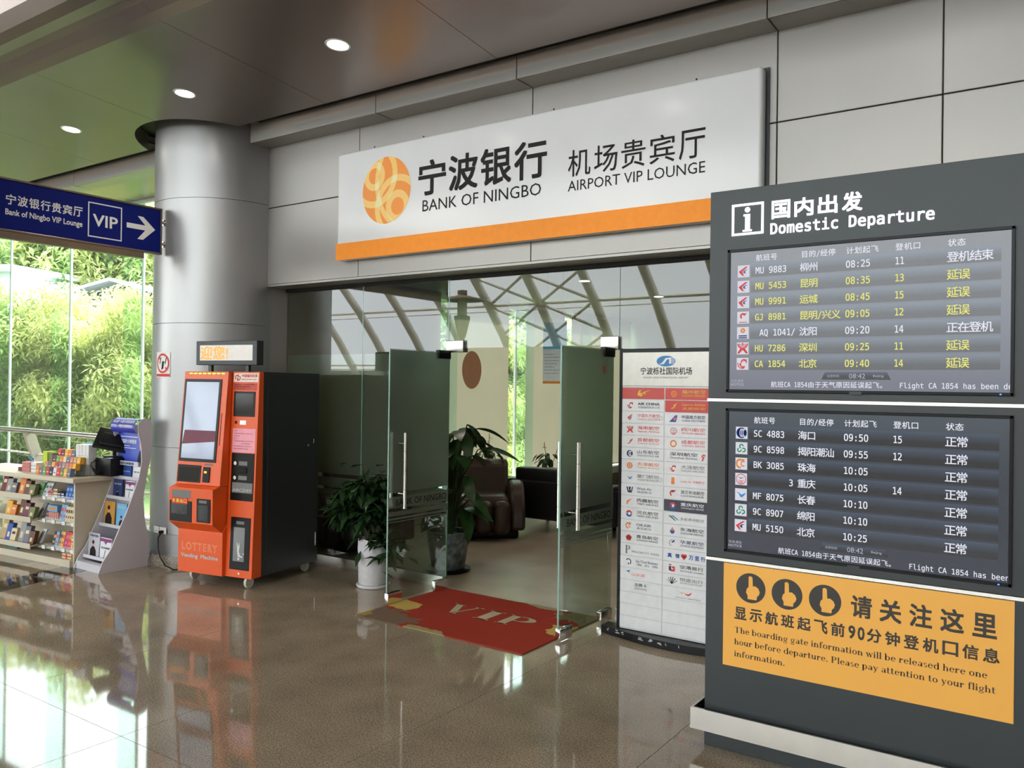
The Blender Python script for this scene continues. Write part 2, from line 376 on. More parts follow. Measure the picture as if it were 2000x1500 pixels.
# canopy ceiling panels
def cz(y): return 4.04 + .087 * (4.77 - y)
ce = MB().box(-24, 5, 3.2, 4.5, 4.40, 4.44).build('ceiling', M_dark, kind='structure')
cxs = [-24, -20.7, -18.95, -17.2, -15.5, -13.9, -12.2, -10.45, -8.7, -6.95, -5.2, -3.45, -1.7, .05, 1.8, 3.55, 5.3]
curve = [(3.28, 4.1696), (3.20, 4.20), (3.14, 4.25), (3.08, 4.27), (2.99, 4.275), (2.92, 4.31), (2.85, 4.39), (2.79, 4.50), (2.72, 4.61), (2.62, 4.70), (2.48, 4.75), (2.32, 4.77), (2.2, 4.81), (2.1, 4.88), (1.95, 4.95), (1.5, 5.0), (1.0, 5.08), (.6, 5.18), (.3, 5.34), (.1, 5.55), (-.05, 5.8)]
cc = (-7.05, 5.13); RR = .80
def arc(xfrom, xto):
    n = 14; P = []
    def ang(x, y=None):
        return x
    for i in range(n + 1):
        x = xfrom + (xto - xfrom) * i / n; P.append((x, cc[1] - math.sqrt(max(RR * RR - (x - cc[0]) ** 2, 0))))
    return P
for i in range(len(cxs) - 1):
    a, b = cxs[i] + .002, cxs[i + 1] - .002
    pl = [(a, 3.28), (b, 3.28)]
    ex_ = math.sqrt(RR * RR - (cc[1] - 4.77) ** 2)
    if i == cxs.index(-8.7):
        P = arc(b, cc[0] - ex_); pl = [(a, 3.28), (b, 3.28)] + P + [(a, 4.77)]
    elif i == cxs.index(-6.95):
        P = arc(cc[0] + ex_, a); pl = [(a, 3.28), (b, 3.28), (b, 4.77)] + P
    else: pl += [(b, 4.77), (a, 4.77)]
    MB().prism(pl, lambda x, y: (x, y, cz(y)), lambda x, y: (x, y, cz(y) + .025)).build('panel', M_ceil, ce)
    mb = MB(); prof = curve; up = [(y + .012, z + .03) for y, z in prof]
    for k in range(len(prof) - 1):
        (ya, za), (yb, zb) = prof[k], prof[k + 1]
        mb.add([(a, ya, za), (b, ya, za), (b, yb, zb), (a, yb, zb)], [(0, 1, 2, 3)], 0, True)
        mb.add([(a, up[k][0], up[k][1]), (b, up[k][0], up[k][1]), (b, up[k + 1][0], up[k + 1][1]), (a, up[k + 1][0], up[k + 1][1])], [(3, 2, 1, 0)], 0, True)
    mb.raw = True; mb.build('curved_panel', M_ceil, ce)
rg = MB(); n = 28; a0 = math.atan2(4.77 - cc[1], -ex_); a1 = math.atan2(4.77 - cc[1], ex_)
a0 = a0 if a0 > 0 else a0 + 2 * PI; a1 = a1 + 2 * PI if a1 < 0 else a1
vs = []
for k in range(n + 1):
    a = a0 + (a1 - a0) * k / n; x, y = cc[0] + RR * math.cos(a), cc[1] + RR * math.sin(a)
    vs += [(x, y, cz(y) + .005), (x, y, cz(y) + .16), (x + .02 * math.cos(a), y + .02 * math.sin(a), cz(y) + .16)]
rg.add(vs, [(3 * k, 3 * k + 3, 3 * k + 4, 3 * k + 1) for k in range(n)] + [(3 * k + 1, 3 * k + 4, 3 * k + 5, 3 * k + 2) for k in range(n)], 0, True)
rg.build('ring_collar', M_ceil, ce)

# the column
cmt = thing('column', 'round silver clad column between the window wall and the lounge front', 'column', (cc[0], cc[1], 0))
cmt['kind'] = 'structure'; del cmt['category']; cmt.name = 'trim_3'; MATS['trim_3'] = MATS['column']; del cmt['label']
for za, zb in ((.30, 1.098), (1.102, 2.252), (2.256, 3.407), (3.411, 4.58)):
    q_ = MB().lathe([(.62, za), (.62, zb)], cc[0], cc[1], 96, cap=False); q_.lathe([(.60, za), (.62, za)], cc[0], cc[1], 96, smooth=False, cap=False); q_.lathe([(.60, zb), (.62, zb)], cc[0], cc[1], 96, smooth=False, cap=False); q_.raw = True; q_.build('cladding', M_col, cmt)
MB().lathe([(.595, 0), (.595, 4.58)], cc[0], cc[1], 60).build('core', mat('joint grey', 0), cmt)
MB().lathe([(.60, .11), (.645, .11), (.645, .30), (.60, .30)], cc[0], cc[1], 72).build('skirting', mat('dull skirting metal', (.25, .25, .25, 1), .35, .7), cmt)
MB().lathe([(.5, 0), (.675, 0), (.675, .11), (.5, .11)], cc[0], cc[1], 72).build('plinth', M_plinth, cmt)

# window wall on the garden side
WY = 5.85; mx = [-24.0, -23.2, -21.5, -19.8, -18.1, -16.4, -14.7, -12.99, -11.30, -9.58, -7.88, -7.13]
win = bx('window_1', mat('white frame', (.7, .72, .7, 1), .4), -24.05, -7.1, WY - .05, WY + .05, 0, .06, kind='structure')
bx('head_rail', mat('white frame', 0), -24.05, -7.1, WY - .02, WY + .03, 3.92, 3.965, win)
for i, x in enumerate(mx):
    bx('mullion', mat('white frame', 0), x - .018, x + .018, WY - .012, WY + .012, .06, 3.93, win)
    bx('glass_fin', M_fin, x - .008, x + .008, WY - .25, WY - .015, .06, 3.93, win)
    if i: bx('pane', M_win, mx[i - 1] + .02, x - .02, WY - .006, WY + .006, .06, 3.93, win)
for z in (1.06,):
    pass
# hall behind the viewer: glazed vault on white arch ribs
R_, yc, zc_ = 24, -2.2, -11.3
va = bx('ceiling_vault', mat('cream painted steel', (.84, .81, .70, 1), .5), -44, 16, -2.3, -2.1, 12.6, 12.8, kind='structure')
mcream = mat('cream painted steel', 0)
phis = [math.radians(p) for p in range(62, -1, -4)]
vp = lambda p, r=R_: (yc - r * math.sin(p), zc_ + r * math.cos(p))
rx = [-38.5 + 2.72 * k for k in range(20)]
for x in rx:
    MB().tube([(x, *vp(p)) for p in phis], .20, 10).build('rib', mcream, va)
for k, p in enumerate(phis[::2]):
    y, z = vp(p); MB().tube([(-44, y, z), (16, y, z)], .07, 8).build('purlin', mcream, va)
    y, z = vp(p + .02, R_ + .2); MB().tube([(-44, y, z), (16, y, z)], .03, 6).build('purlin', mcream, va)
gl = MB()
for k in range(len(phis) - 1):
    (ya, za), (yb, zb) = vp(phis[k], R_ + .35), vp(phis[k + 1], R_ + .35)
    gl.quad((-44, ya, za), (16, ya, za), (16, yb, zb), (-44, yb, zb))
gl.build('glazing', M_vault, va)
top = MB()
for k in range(7, len(phis) - 1):
    (ya, za), (yb, zb) = vp(phis[k], R_ + .5), vp(phis[k + 1], R_ + .5); top.quad((-44, ya, za), (16, ya, za), (16, yb, zb), (-44, yb, zb))
top.build('daylight_blocker', mcream, va)  # opaque unseen cover added over the upper vault to cut daylight
for x in (rx[6], rx[7]): # lattice braces between neighbouring ribs
    for k in range(1, 10):
        a, b = phis[k], phis[k + 1]
        MB().tube([(x, *vp(a)), (x + 2.72, *vp(b))], .07, 6).build('brace', mcream, va)
        MB().tube([(x + 2.72, *vp(a)), (x, *vp(b))], .07, 6).build('brace', mcream, va)
bx('wall_upper', mcream, -24, 16, -2.3, -2.15, 5.8, 12.7, kind='structure')
bx('ceiling_upper', M_ceil, -24, 16, -2.3, -.04, 5.8, 5.9, kind='structure')
bx('wall_left_blocker', mat('pale blocker wall', (.6, .62, .6, 1), .6), -24.3, -24.1, -5, 5.85, 0, 9, kind='structure')  # unseen wall added to block bright reflections in the window panes
bx('wall_rear_blocker', mat('grey beige blocker wall', (.25, .23, .20, 1), .7), -44, 16, -22.6, -22.4, 0, 2.6, kind='structure')  # unseen low wall added to keep the bright horizon out of reflections
bx('wall_right', M_panel, 5.2, 5.3, -25, 5.3, 0, 6, kind='structure')

# lounge shell
LX = -7.0
mbeige = mat('beige lounge wall', (.42, .37, .29, 1), .7)
bx('wall_lounge_back', mbeige, -7.1, 4.1, 14, 14.1, 0, 3.0, kind='structure')
bx('wall_lounge_right', mbeige, 4, 4.1, 5.5, 14, 0, 3.0, kind='structure')
bx('wall_lounge_left', mbeige, -7.1, -7.0, 5.2, 8.5, 0, 4.2, kind='structure')
bx('wall_lounge_sill', mat('white sill', (.7, .7, .68, 1), .4), -7.15, -6.75, 8.5, 14, .22, .33, kind='structure')
bx('wall_lounge_base', mbeige, -7.1, -7.0, 8.5, 14, 0, .22, kind='structure')
lc = bx('ceiling_lounge', mat('lounge ceiling', (.33, .32, .30, 1), .6), -7.1, 4.1, 5.46, 14.1, 2.95, 3.05, kind='structure')
lw = bx('window_2', mat('white frame', 0), -7.08, -7.02, 8.5, 14, 2.86, 2.95, kind='structure')
ly = [8.5, 10.33, 12.1, 14]
for i, y in enumerate(ly):
    bx('mullion', mat('white frame', 0), -7.06, -7.03, y - .02, y + .02, .33, 2.86, lw)
    bx('glass_fin', M_fin, -7.02, -6.72, y - .008, y + .008, .33, 2.86, lw)
    if i: bx('pane', M_win, -7.055, -7.045, ly[i - 1] + .02, y - .02, .33, 2.86, lw)
mbl = mat('beige roller blind', (.50, .47, .42, 1), .8, 0, .02, 3, trans=.55)
for (ya, yb) in ((8.5, 9.93), (10.40, 11.52), (11.74, 13.9)):
    o = bx('roller_blind', mbl, -6.90, -6.893, ya, yb, .36, 2.9)
    tagit(o, {8.5: 'beige roller blind behind the potted red flowers at the lounge window', 10.4: 'beige roller blind between the two bright window slits in the lounge', 11.74: 'beige roller blind deepest in the lounge, past the last window slit'}[ya], 'blind', 'roller blinds along the lounge window')
    bx('roller', mat('white frame', 0), -6.92, -6.87, ya, yb, 2.9, 2.945, o); bx('bottom_bar', mat('white frame', 0), -6.905, -6.888, ya, yb, .35, .37, o)

# ------------------------------------------------------------------ the garden outside
gm = granite('garden ground', (.05, .09, .02, 1), (.12, .18, .05, 1), .9)
mb = MB()
for i in range(24):
    for j in range(16):
        f = lambda a, b: (-70 + a * 3.6, 5.92 + b * 2.6 + (0), -.3 + max(0, (b - 3)) ** 1.25 * .16 + .25 * math.sin(a * 1.7 + b))
        mb.add([f(i, j), f(i + 1, j), f(i + 1, j + 1), f(i, j + 1)], [(0, 1, 2, 3)], 0, True)
mb2 = MB(); mb2.v = [(x, y, z) if x < -7.4 or y > 14.2 else (x, y, -.4) for x, y, z in mb.v]; mb2.f = mb.f; mb2.m = mb.m; mb2.sm = mb.sm
mb2.build('ground', gm, kind='structure')
def leafmat(name, a, b, tr=.5):
    m = bpy.data.materials.new(name); m.use_nodes = True; nt = m.node_tree; N = nt.nodes; L = nt.links; p = N['Principled BSDF']
    ge = N.new('ShaderNodeNewGeometry'); n = N.new('ShaderNodeTexNoise'); n.inputs['Scale'].default_value = 1.1; n.inputs['Detail'].default_value = 4
    L.new(ge.outputs['Position'], n.inputs['Vector']); cr = N.new('ShaderNodeValToRGB'); cr.color_ramp.elements[0].position = .38; cr.color_ramp.elements[1].position = .62
    cr.color_ramp.elements[0].color = a; cr.color_ramp.elements[1].color = b; L.new(n.outputs[0], cr.inputs[0]); L.new(cr.outputs[0], p.inputs['Base Color'])
    p.inputs['Roughness'].default_value = .5; t = N.new('ShaderNodeBsdfTranslucent'); L.new(cr.outputs[0], t.inputs[0])
    mx_ = N.new('ShaderNodeMixShader'); mx_.inputs[0].default_value = tr; L.new(p.outputs[0], mx_.inputs[1]); L.new(t.outputs[0], mx_.inputs[2]); L.new(mx_.outputs[0], N['Material Output'].inputs[0])
    return m
L1 = leafmat('bamboo leaf', (.26, .33, .10, 1), (.72, .74, .33, 1)); L2 = leafmat('dark broad leaf', (.08, .15, .05, 1), (.36, .47, .18, 1), .4)
bark = mat('bark', (.09, .07, .045, 1), .9, 0, .3, 12)
def crown(seed, rx_, rz, n, ll, lw_):
    rn = random.Random(seed); vs = []; fs = []
    cl = [(rn.uniform(-1, 1) * rx_ * .75, rn.uniform(-1, 1) * rx_ * .75, rn.uniform(-.85, .9) * rz) for _ in range(26)]
    for i in range(n):
        c = rn.choice(cl); d = Vector((rn.gauss(0, 1), rn.gauss(0, 1), rn.gauss(0, 1))).normalized() * (rx_ * .34 * rn.random() ** .4)
        p = Vector(c) + d + Vector((0, 0, -.25 * abs(d.x)))
        a = Vector((rn.uniform(-1, 1), rn.uniform(-1, 1), rn.uniform(-.9, .25))).normalized(); b = a.cross(Vector((rn.uniform(-.5, .5), rn.uniform(-.5, .5), 1))).normalized() * lw_ * .5
        l = ll * rn.uniform(.6, 1.2); k = len(vs); vs += [p, p + a * l * .45 + b, p + a * l + Vector((0, 0, -.2 * l)), p + a * l * .45 - b]; fs.append((k, k + 1, k + 2, k + 3))
    me = bpy.data.meshes.new('foliage'); me.from_pydata([tuple(v) for v in vs], [], fs); return me
crA = crown(1, 2.3, 2.4, 20000, .24, .06); crB = crown(2, 2.5, 2.2, 20000, .24, .06); crC = crown(3, 2.3, 2.5, 13000, .22, .12)
crA.materials.append(L1); crB.materials.append(L1); crC.materials.append(L2)
tr_mesh = None
def tree(x, y, zb, sc, me, m, label, cat='tree', grp='trees outside the window wall', rz=0, nm='tree'):
    t = thing(nm, label, cat, (x, y, zb - 1.0), rz, grp)
    o = bpy.data.objects.new('foliage', me); C.objects.link(o); o.parent = t; o.location = (0, 0, 2.6 * sc + 1.0); o.scale = (sc, sc, sc); o['kind'] = 'stuff'
    mb = MB(); rn = random.Random(x)
    for k in range(3 if m is L1 else 1):
        dx = rn.uniform(-.4, .4); mb.tube([(0 + dx * .3, dx * .2, 0), (dx, dx * .6, 2 * sc + 1), (dx * 2.2, dx, 4.2 * sc + 1)], [.10 * sc, .07 * sc, .02], 7)
    mb.build('trunk', bark, t, local=True)
    return t
def dirxy(px_):
    t = (px_ - 1000) / 1616.5; dx, dy = t * RV[0] + WV[0], t * RV[1] + WV[1]; n_ = math.hypot(dx, dy); return dx / n_, dy / n_
fr_l = ['yellow green bamboo clump nearest the window, at the edge of the white house', 'yellow green bamboo clump in front of the white house corner', 'bright bamboo clump behind the second white mullion', 'bright low bamboo in front of the grey shed roof', 'bushy bamboo clump below the right half of the shed roof', 'bamboo clump beside the silver column, close to the glass']
for i, (p, D) in enumerate(((10, 20.5), (62, 19.5), (115, 18.6), (165, 18.0), (215, 17.8), (270, 17.4))):
    d = dirxy(p); tree(d[0] * D, d[1] * D, .1 if i != 1 else .25, (.62, .66, .70, .60, .58, .66)[i], crA if i % 2 else crB, L1, fr_l[i], rz=i * 1.3, nm='bamboo_clump')
bk_l = ['tall dark green tree farthest along the garden', 'tall tree rising behind the white house', 'tall yellow green tree above the white house roof edge', 'tall bright tree between the white house and the grey shed', 'tall broad leaved tree behind the shed roof', 'dark broad leaved tree above the shed roof', 'tall tree behind the shed, beside the column', 'tall tree hidden mostly by the silver column', 'tree seen through the first window slit of the lounge', 'bright tree at the foot of the first lounge window slit', 'tree seen through the second window slit of the lounge', 'bright bushy tree filling the second lounge window slit']
for i, (p, D, sc, m) in enumerate(((-60, 27, 1.15, L2), (-5, 27, 1.1, L2), (45, 27, 1.15, L1), (100, 27.5, 1.2, L1), (150, 27, 1.1, L2), (200, 28, 1.25, L1), (250, 27.5, 1.35, L2), (310, 27, 1.35, L1), (950, 19, .9, L2), (992, 17, .6, L1), (1075, 22, .8, L1), (1108, 19.5, .55, L1))):
    d = dirxy(p); tree(d[0] * D, d[1] * D, -.1, sc, crC if m is L2 else crA, m, bk_l[i], rz=i * 2.1)
for i, (x, y) in enumerate(((-34, 9.5), (-38, 15), (-33, 19), (-28, 21), (-23, 22), (-30, 14))):
    tree(x, y, .2, 1.25, crC if i % 2 else crA, L2 if i % 2 else L1, 'far tree at the garden edge, ' + ('left of the white house', 'beyond the white house roof', 'behind the white house wall', 'beyond the grey shed, left part', 'beyond the grey shed, right part', 'nearest the added end wall')[i], 'tree', 'far belt of trees', rz=i)
# white house and grey shed between the trees
hm = mat('white render', (.85, .86, .88, 1), .7)
hs = thing('house', 'white flat roofed house showing between the bamboo', 'building', (-22.7, 9.2, 0), math.radians(20))
MB().box(-2.6, 1.3, 0, 3, 0, 4.35).build('wall', hm, hs, local=True); MB().box(-2.8, 1.5, -.2, 3.2, 4.35, 4.5).build('roof', hm, hs, local=True)
for x in (-1.9, -.6, .5):
    f = MB().box(x, x + .7, -.04, .02, 2.5, 3.5).build('window', mat('white frame', 0), hs, local=True); MB().box(x + .07, x + .63, -.05, -.03, 2.57, 3.43).build('pane', M_win, f, local=True)
sh = thing('shed', 'grey pitched shed roof among the trees beyond the glass', 'building', (-20.6, 12.0, 0), math.radians(28))
mroof = mat('grey roof sheet', (.42, .45, .46, 1), .5, 0, .1, 4)
MB().prism([(-2.2, 3.75), (0, 4.35), (2.2, 3.75), (2.2, 3.68), (0, 4.27), (-2.2, 3.68)], lambda x, z: (x, -.6, z), lambda x, z: (x, 3, z)).build('roof', mroof, sh, local=True)
MB().box(-2.0, 2.0, -.1, 2.7, 0, 3.68).build('wall', mat('dark shed wall', (.10, .11, .11, 1), .8), sh, local=True)
MB().prism([(-3.2, 3.3), (2.6, 3.5), (2.6, 3.44), (-3.2, 3.24)], lambda x, z: (x, -1.9, z), lambda x, z: (x, -.5, z)).build('canopy', mroof, sh, local=True)

# railing in front of the windows
RY = -.50; RZ0 = .062
rl = thing('railing', 'stainless steel tube railing with curved flat posts along the window wall', 'railing', (-12, 5.12, 0))
MB().tube([(-23.9, 5.55 + RY, 1.02 + RZ0), (-7.72, 5.55 + RY, 1.02 + RZ0)], .032, 14).build('handrail', M_steel, rl)
for z in (.79, .50, .22): MB().tube([(-23.9, 5.66 + RY, z), (-7.72, 5.66 + RY, z)], .014, 8).build('rail', M_steel, rl)
for x in (-22.2, -20.1, -18.0, -15.9, -14.4, -12.6, -10.72, -8.8):
    P = [(5.50, 1.0), (5.54, .86), (5.60, .72), (5.62, .5), (5.62, .25), (5.60, 0), (5.72, 0), (5.72, .25), (5.73, .5), (5.71, .74), (5.66, .88), (5.62, 1.0)]
    MB().prism([(a + RY, b * 1.06) for a, b in P], lambda y, z: (x - .03, y, z), lambda y, z: (x + .03, y, z)).build('post', mat('beige grey post', (.42, .38, .33, 1), .5), rl)

# ------------------------------------------------------------------ glass front of the lounge
GY = 5.45
gf = bx('wall_glass', M_steel, -6.44, -4.41, GY - .03, GY + .03, .001, .10, kind='structure')
bx('sill_rail', M_steel, -2.79, 4.0, GY - .03, GY + .03, .001, .10, gf)
bx('head_channel', M_dark, -6.44, 4.0, GY - .02, GY + .03, 2.60, 2.65, gf)
def pane(x0, x1, z0, z1, name='pane'):
    return bx(name, M_glass, x0 + .002, x1 - .002, GY - .006, GY + .006, z0, z1, gf)
for (a, b) in ((-6.42, -5.40), (-5.40, -4.395), (-2.79, -1.6), (-1.6, -.2), (-.2, 1.4), (1.4, 4.0)):
    pane(a, b, .10, 2.60)
    bx('joint', M_edge, b - .003, b + .003, GY - .007, GY + .007, .10, 2.6, gf)
    for (za, zb) in ((.87, 1.985), (.745, .835), (.685, .72), (.655, .672)):
        bx('frosted_film', M_frost, a + .002, b - .004, GY + .008, GY + .010, za, zb, gf)
pane(-4.395, -2.79, 2.02, 2.60, 'transom')
for x in (-4.33, -2.86): # corner patches that hold the doors
    m_ = MB().rbox(x - .075, x + .11 if x < -4 else x + .075, GY - .035, GY + .035, 1.985, 2.085, .006).build('patch_fitting', M_steel, gf)

def door(num, hx, tx, label, txt):
    # hinge at (hx, 5.45), opened towards the hall, free edge at (tx, 4.72)
    hy, ty = 5.43, 4.73; L_ = math.hypot(tx - hx, ty - hy)
    rz = math.atan2(ty - hy, tx - hx)
    t = thing('door_%d' % num, None, None, (hx, hy, 0), rz); t['kind'] = 'structure'
    lo = dict(local=True)
    MB().box(0, L_, -.006, .006, .03, 1.985).build('pane', M_glass, t, **lo)
    MB().box(L_ - .001, L_ + .002, -.006, .006, .03, 1.985).build('glass_edge', M_edge, t, **lo)
    MB().box(0, L_, -.006, .006, 1.984, 1.986).build('glass_edge', M_edge, t, **lo)
    yf = .007
    for (za, zb) in ((.87, 1.98), (.745, .835), (.685, .72), (.655, .672), (.635, .642)):
        MB().box(.003, L_ - .003, yf, yf + .002, za, zb).build('frosted_film', M_frostd, t, **lo)
    for (xa, xb) in ((0, .16), (L_ - .15, L_ + .003)):
        MB().rbox(xa, xb, -.02, .02, .012, .095, .004).build('floor_patch', M_chrome, t, **lo)
    MB().rbox(0, .15, -.02, .02, 1.93, 2.0, .004).build('top_patch', M_blackm, t, **lo)
    h = MB()
    for sgn in (-1, 1):
        hb = MB(); hb.tube([(L_ - .11, sgn * .075, .745), (L_ - .11, sgn * .075, 1.335)], .0155, 14).build('handle', M_steel, t, **lo)
        hh = [o for o in t.children if o.name.startswith('handle')][-1]
        for z in (.86, 1.25): MB().tube([(L_ - .11, sgn * .006, z), (L_ - .11, sgn * .065, z)], .007, 10).build('standoff', M_blackm if sgn < 0 else M_steel, hh, **lo)
        for z in (.89, 1.04, 1.19): MB().tube([(L_ - .11, sgn * .075, z - .001), (L_ - .11, sgn * .075, z + .001)], .0160, 14).build('groove', M_black, hh, **lo)
    s_ = 1 if txt > 0 else -1
    mp = (lambda u, v: (L_ - u, -.009, v)) if txt < 0 else (lambda u, v: (L_ - u, .0105, v))
    fit('BANK OF NINGBO', .08, L_ - .03, .763, .815, mp).build('lettering', M_ink, t, **lo)
    return t
d1 = door(1, -4.375, -4.40, None, 1); d2 = door(2, -2.835, -2.855, None, 1)
fd = MB(); mp = lambda u, v: (-2.83, u, v)
for k in range(5):
    a = PI / 2 + k * 2 * PI / 5; disc(fd, 5.30 + .022 * math.cos(a), 1.84 + .022 * math.sin(a), .014, .014, mp, n=10)
o = fd.build('flower_sticker', flat('red sticker', 215, 60, 20)); tagit(o, 'small red orange flower sticker on the frosted glass door near the airline board', 'sticker')

# the big fascia sign
sg_ = thing('shop_sign', 'large white fascia sign with orange stripe, orange globe emblem and black lettering', 'sign', (-3.52, 5.2, 2.79))
MB().rbox(-5.40, -1.65, 5.105, 5.195, 2.79, 3.725, .025, seg=4).build('board', M_white, sg_)
bx('stripe', flat('sign orange', 247, 148, 30), -5.402, -1.665, 5.100, 5.106, 2.79, 2.935, sg_)
bx('backing', M_char, -5.38, -1.63, 5.185, 5.2, 2.80, 3.735, sg_)
def logo_mat():
    m = bpy.data.materials.new('globe emblem'); m.use_nodes = True; nt = m.node_tree; N = nt.nodes; L = nt.links; b = N['Principled BSDF']; b.inputs['Roughness'].default_value = .4
    ge = N.new('ShaderNodeNewGeometry'); tot = None
    for (cu, cv, r1, r2) in ((-.50, .48, .24, .44), (-.50, .48, .76, .96), (.48, -.52, .26, .48), (.48, -.52, .74, .94), (1.15, .25, 1.45, 1.62)):
        sb = N.new('ShaderNodeVectorMath'); sb.operation = 'SUBTRACT'; L.new(ge.outputs['Position'], sb.inputs[0]); sb.inputs[1].default_value = (-4.815 + cu * .272, 5.1, 3.338 + cv * .281)
        ml = N.new('ShaderNodeVectorMath'); ml.operation = 'MULTIPLY'; ml.inputs[1].default_value = (1 / .272, 0, 1 / .281); L.new(sb.outputs[0], ml.inputs[0])
        ln = N.new('ShaderNodeVectorMath'); ln.operation = 'LENGTH'; L.new(ml.outputs[0], ln.inputs[0])
        a = N.new('ShaderNodeMath'); a.operation = 'COMPARE'; a.inputs[1].default_value = (r1 + r2) / 2; a.inputs[2].default_value = (r2 - r1) / 2; L.new(ln.outputs['Value'], a.inputs[0])
        if tot is None: tot = a
        else:
            ad = N.new('ShaderNodeMath'); ad.operation = 'ADD'; L.new(tot.outputs[0], ad.inputs[0]); L.new(a.outputs[0], ad.inputs[1]); tot = ad
    dv = N.new('ShaderNodeMath'); dv.operation = 'MULTIPLY'; dv.inputs[1].default_value = .5; L.new(tot.outputs[0], dv.inputs[0])
    cr = N.new('ShaderNodeValToRGB'); cr.color_ramp.interpolation = 'CONSTANT'; e = cr.color_ramp.elements
    e[0].color = srgb(245, 145, 35); e[1].position = .3; e[1].color = srgb(250, 202, 110); z = e.new(.8); z.color = srgb(240, 228, 165)
    L.new(dv.outputs[0], cr.inputs[0]); L.new(cr.outputs[0], b.inputs['Base Color']); return m
disc(MB(), -4.815, 3.338, .272, .281, front(5.1035), n=56).build('emblem', logo_mat(), sg_)
fs = front(5.1030)
def chars(body, u0, u1, v0, v1, mf, m, par, bold, ratio=.92):
    n_ = len(body); w = (u1 - u0) / (n_ - 1 + ratio)
    for i, ch in enumerate(body): fit(ch, u0 + i * w, u0 + i * w + w * ratio, v0, v1, mf, bold=bold).build('character', m, par)
chars('宁波银行', -4.46, -3.225, 3.24, 3.525, fs, M_ink, sg_, .022)
lettering('BANK OF NINGBO', -4.412, -3.272, 3.113, 3.205, fs, M_ink, sg_)
chars('机场贵宾厅', -3.045, -2.015, 3.21, 3.40, fs, M_ink, sg_, .004, .86)
lettering('AIRPORT VIP LOUNGE', -3.045, -2.015, 3.107, 3.182, fs, M_ink, sg_)
for x in (-5.0, -4.45, -3.2, -2.1): MB().tube([(x, 5.15, 3.72), (x, 5.15, 3.745)], .006, 6).build('screw_pin', M_black, sg_)

# ------------------------------------------------------------------ blue hanging sign on the column
bs = thing('direction_sign', 'blue double sided direction sign with white VIP box and arrow, bracketed off the column', 'sign', (-7.05, 4.49, 3.09))
SY0, SY1 = 2.2, 4.475
mbz = mat('bronze steel frame', (.26, .21, .16, 1), .3, .9)
bx('panel', mat('royal blue panel', (.002, .010, .17, 1), .35, spec=.2), -7.085, -7.045, SY0 + .01, SY1 - .01, 2.90, 3.30, bs)
for (a, b, c, d) in ((SY0, SY1, 3.295, 3.312), (SY0, SY1, 2.885, 2.902), (SY1 - .014, SY1, 2.885, 3.312), (SY0, SY0 + .014, 2.885, 3.312)):
    bx('frame', mbz, -7.095, -7.035, a, b, c, d, bs, bevel=.002)
bx('cable_tray', mbz, -7.10, -7.04, SY0, 4.30, 2.83, 2.884, bs)
bw_ = mat('white lettering', (.85, .85, .86, 1), .4)
sm = side(-7.0435)
chars('宁波银行贵宾厅', 3.121, 3.735, 3.103, 3.185, sm, bw_, bs, .018, .88)
lettering('Bank of Ningbo VIP Lounge', 3.119, 3.735, 3.005, 3.068, sm, bw_, bs, .022)
lettering('VIP', 3.825, 4.05, 3.048, 3.152, sm, bw_, bs, .02)
mb = MB()
for q in ([(3.782, 3.240), (4.087, 3.240), (4.087, 3.25), (3.782, 3.25)], [(3.782, 2.95), (4.087, 2.95), (4.087, 2.96), (3.782, 2.96)], [(3.782, 2.96), (3.792, 2.96), (3.792, 3.24), (3.782, 3.24)], [(4.077, 2.96), (4.087, 2.96), (4.087, 3.24), (4.077, 3.24)]): poly(mb, q, sm)
mb.build('box_outline', bw_, bs)
poly(MB(), [(4.132, 3.085), (4.31, 3.085), (4.235, 2.997), (4.29, 2.997), (4.408, 3.105), (4.29, 3.205), (4.235, 3.205), (4.31, 3.13), (4.132, 3.13)], sm).build('arrow', bw_, bs)
for z in (3.19, 2.99):
    MB().tube([(-7.065, 4.47, z), (-7.065, 4.515, z)], .014, 12).build('bracket_pin', M_steel, bs); MB().tube([(-7.065, 4.50, z), (-7.065, 4.514, z)], .03, 16).build('flange', M_steel, bs)

# ------------------------------------------------------------------ downlights
mlens = emis('lamp lens', (1, .93, .84, 1), 22)
nm = {-14.97: 'recessed round downlight farthest from the column, out along the canopy', -9.72: 'recessed round downlight left of the blue sign in the green tinted ceiling'}
dl = [(-13.22, 'fifth round ceiling downlight, far beyond the blue sign'), (-11.46, 'round ceiling downlight beyond the blue sign'), (-9.70, 'round ceiling downlight past the edge of the picture'), (-7.94, 'round ceiling downlight above the blue direction sign, farthest lit one in view'), (-6.14, 'round ceiling downlight in front of the silver column'), (-4.34, 'largest round ceiling downlight, before the white fascia sign'), (-2.55, 'round ceiling downlight out above the lounge doors'), (-.78, 'round ceiling downlight above the departure display')]
for x, lb in dl:
    y = 4.09; z = cz(y)
    t = thing('downlight', lb, 'light', (x, y, z), 0, None)
    MB().lathe([(.075, z - .004), (.088, z - .006), (.092, z - .001), (.092, z + .01), (.075, z + .01)], x, y, 28, cap=False).build('trim_ring', mat('white frame', 0), t)
    MB().lathe([(.0, z - .003), (.076, z - .003)], x, y, 28, cap=False).build('lens', mlens, t)
    ld = bpy.data.lights.new('spot', 'SPOT'); ld.energy = 45; ld.color = (1, .88, .74); ld.spot_size = 2.2; ld.spot_blend = .8; ld.shadow_soft_size = .07
    lo_ = bpy.data.objects.new('bulb', ld); C.objects.link(lo_); lo_.parent = t; lo_.location = (0, 0, -.03)
    t.rotation_euler = (-.087, 0, 0)
ldn = ['above the brown massage chair', 'deepest, above the row of red flowers', 'behind the airline board, second row from the glass', 'above the sofa behind the airline board', 'deep in the lounge behind the departure display', 'nearest the column, over the frosted panes', 'just inside the open doors', 'just inside the glass behind the departure display']
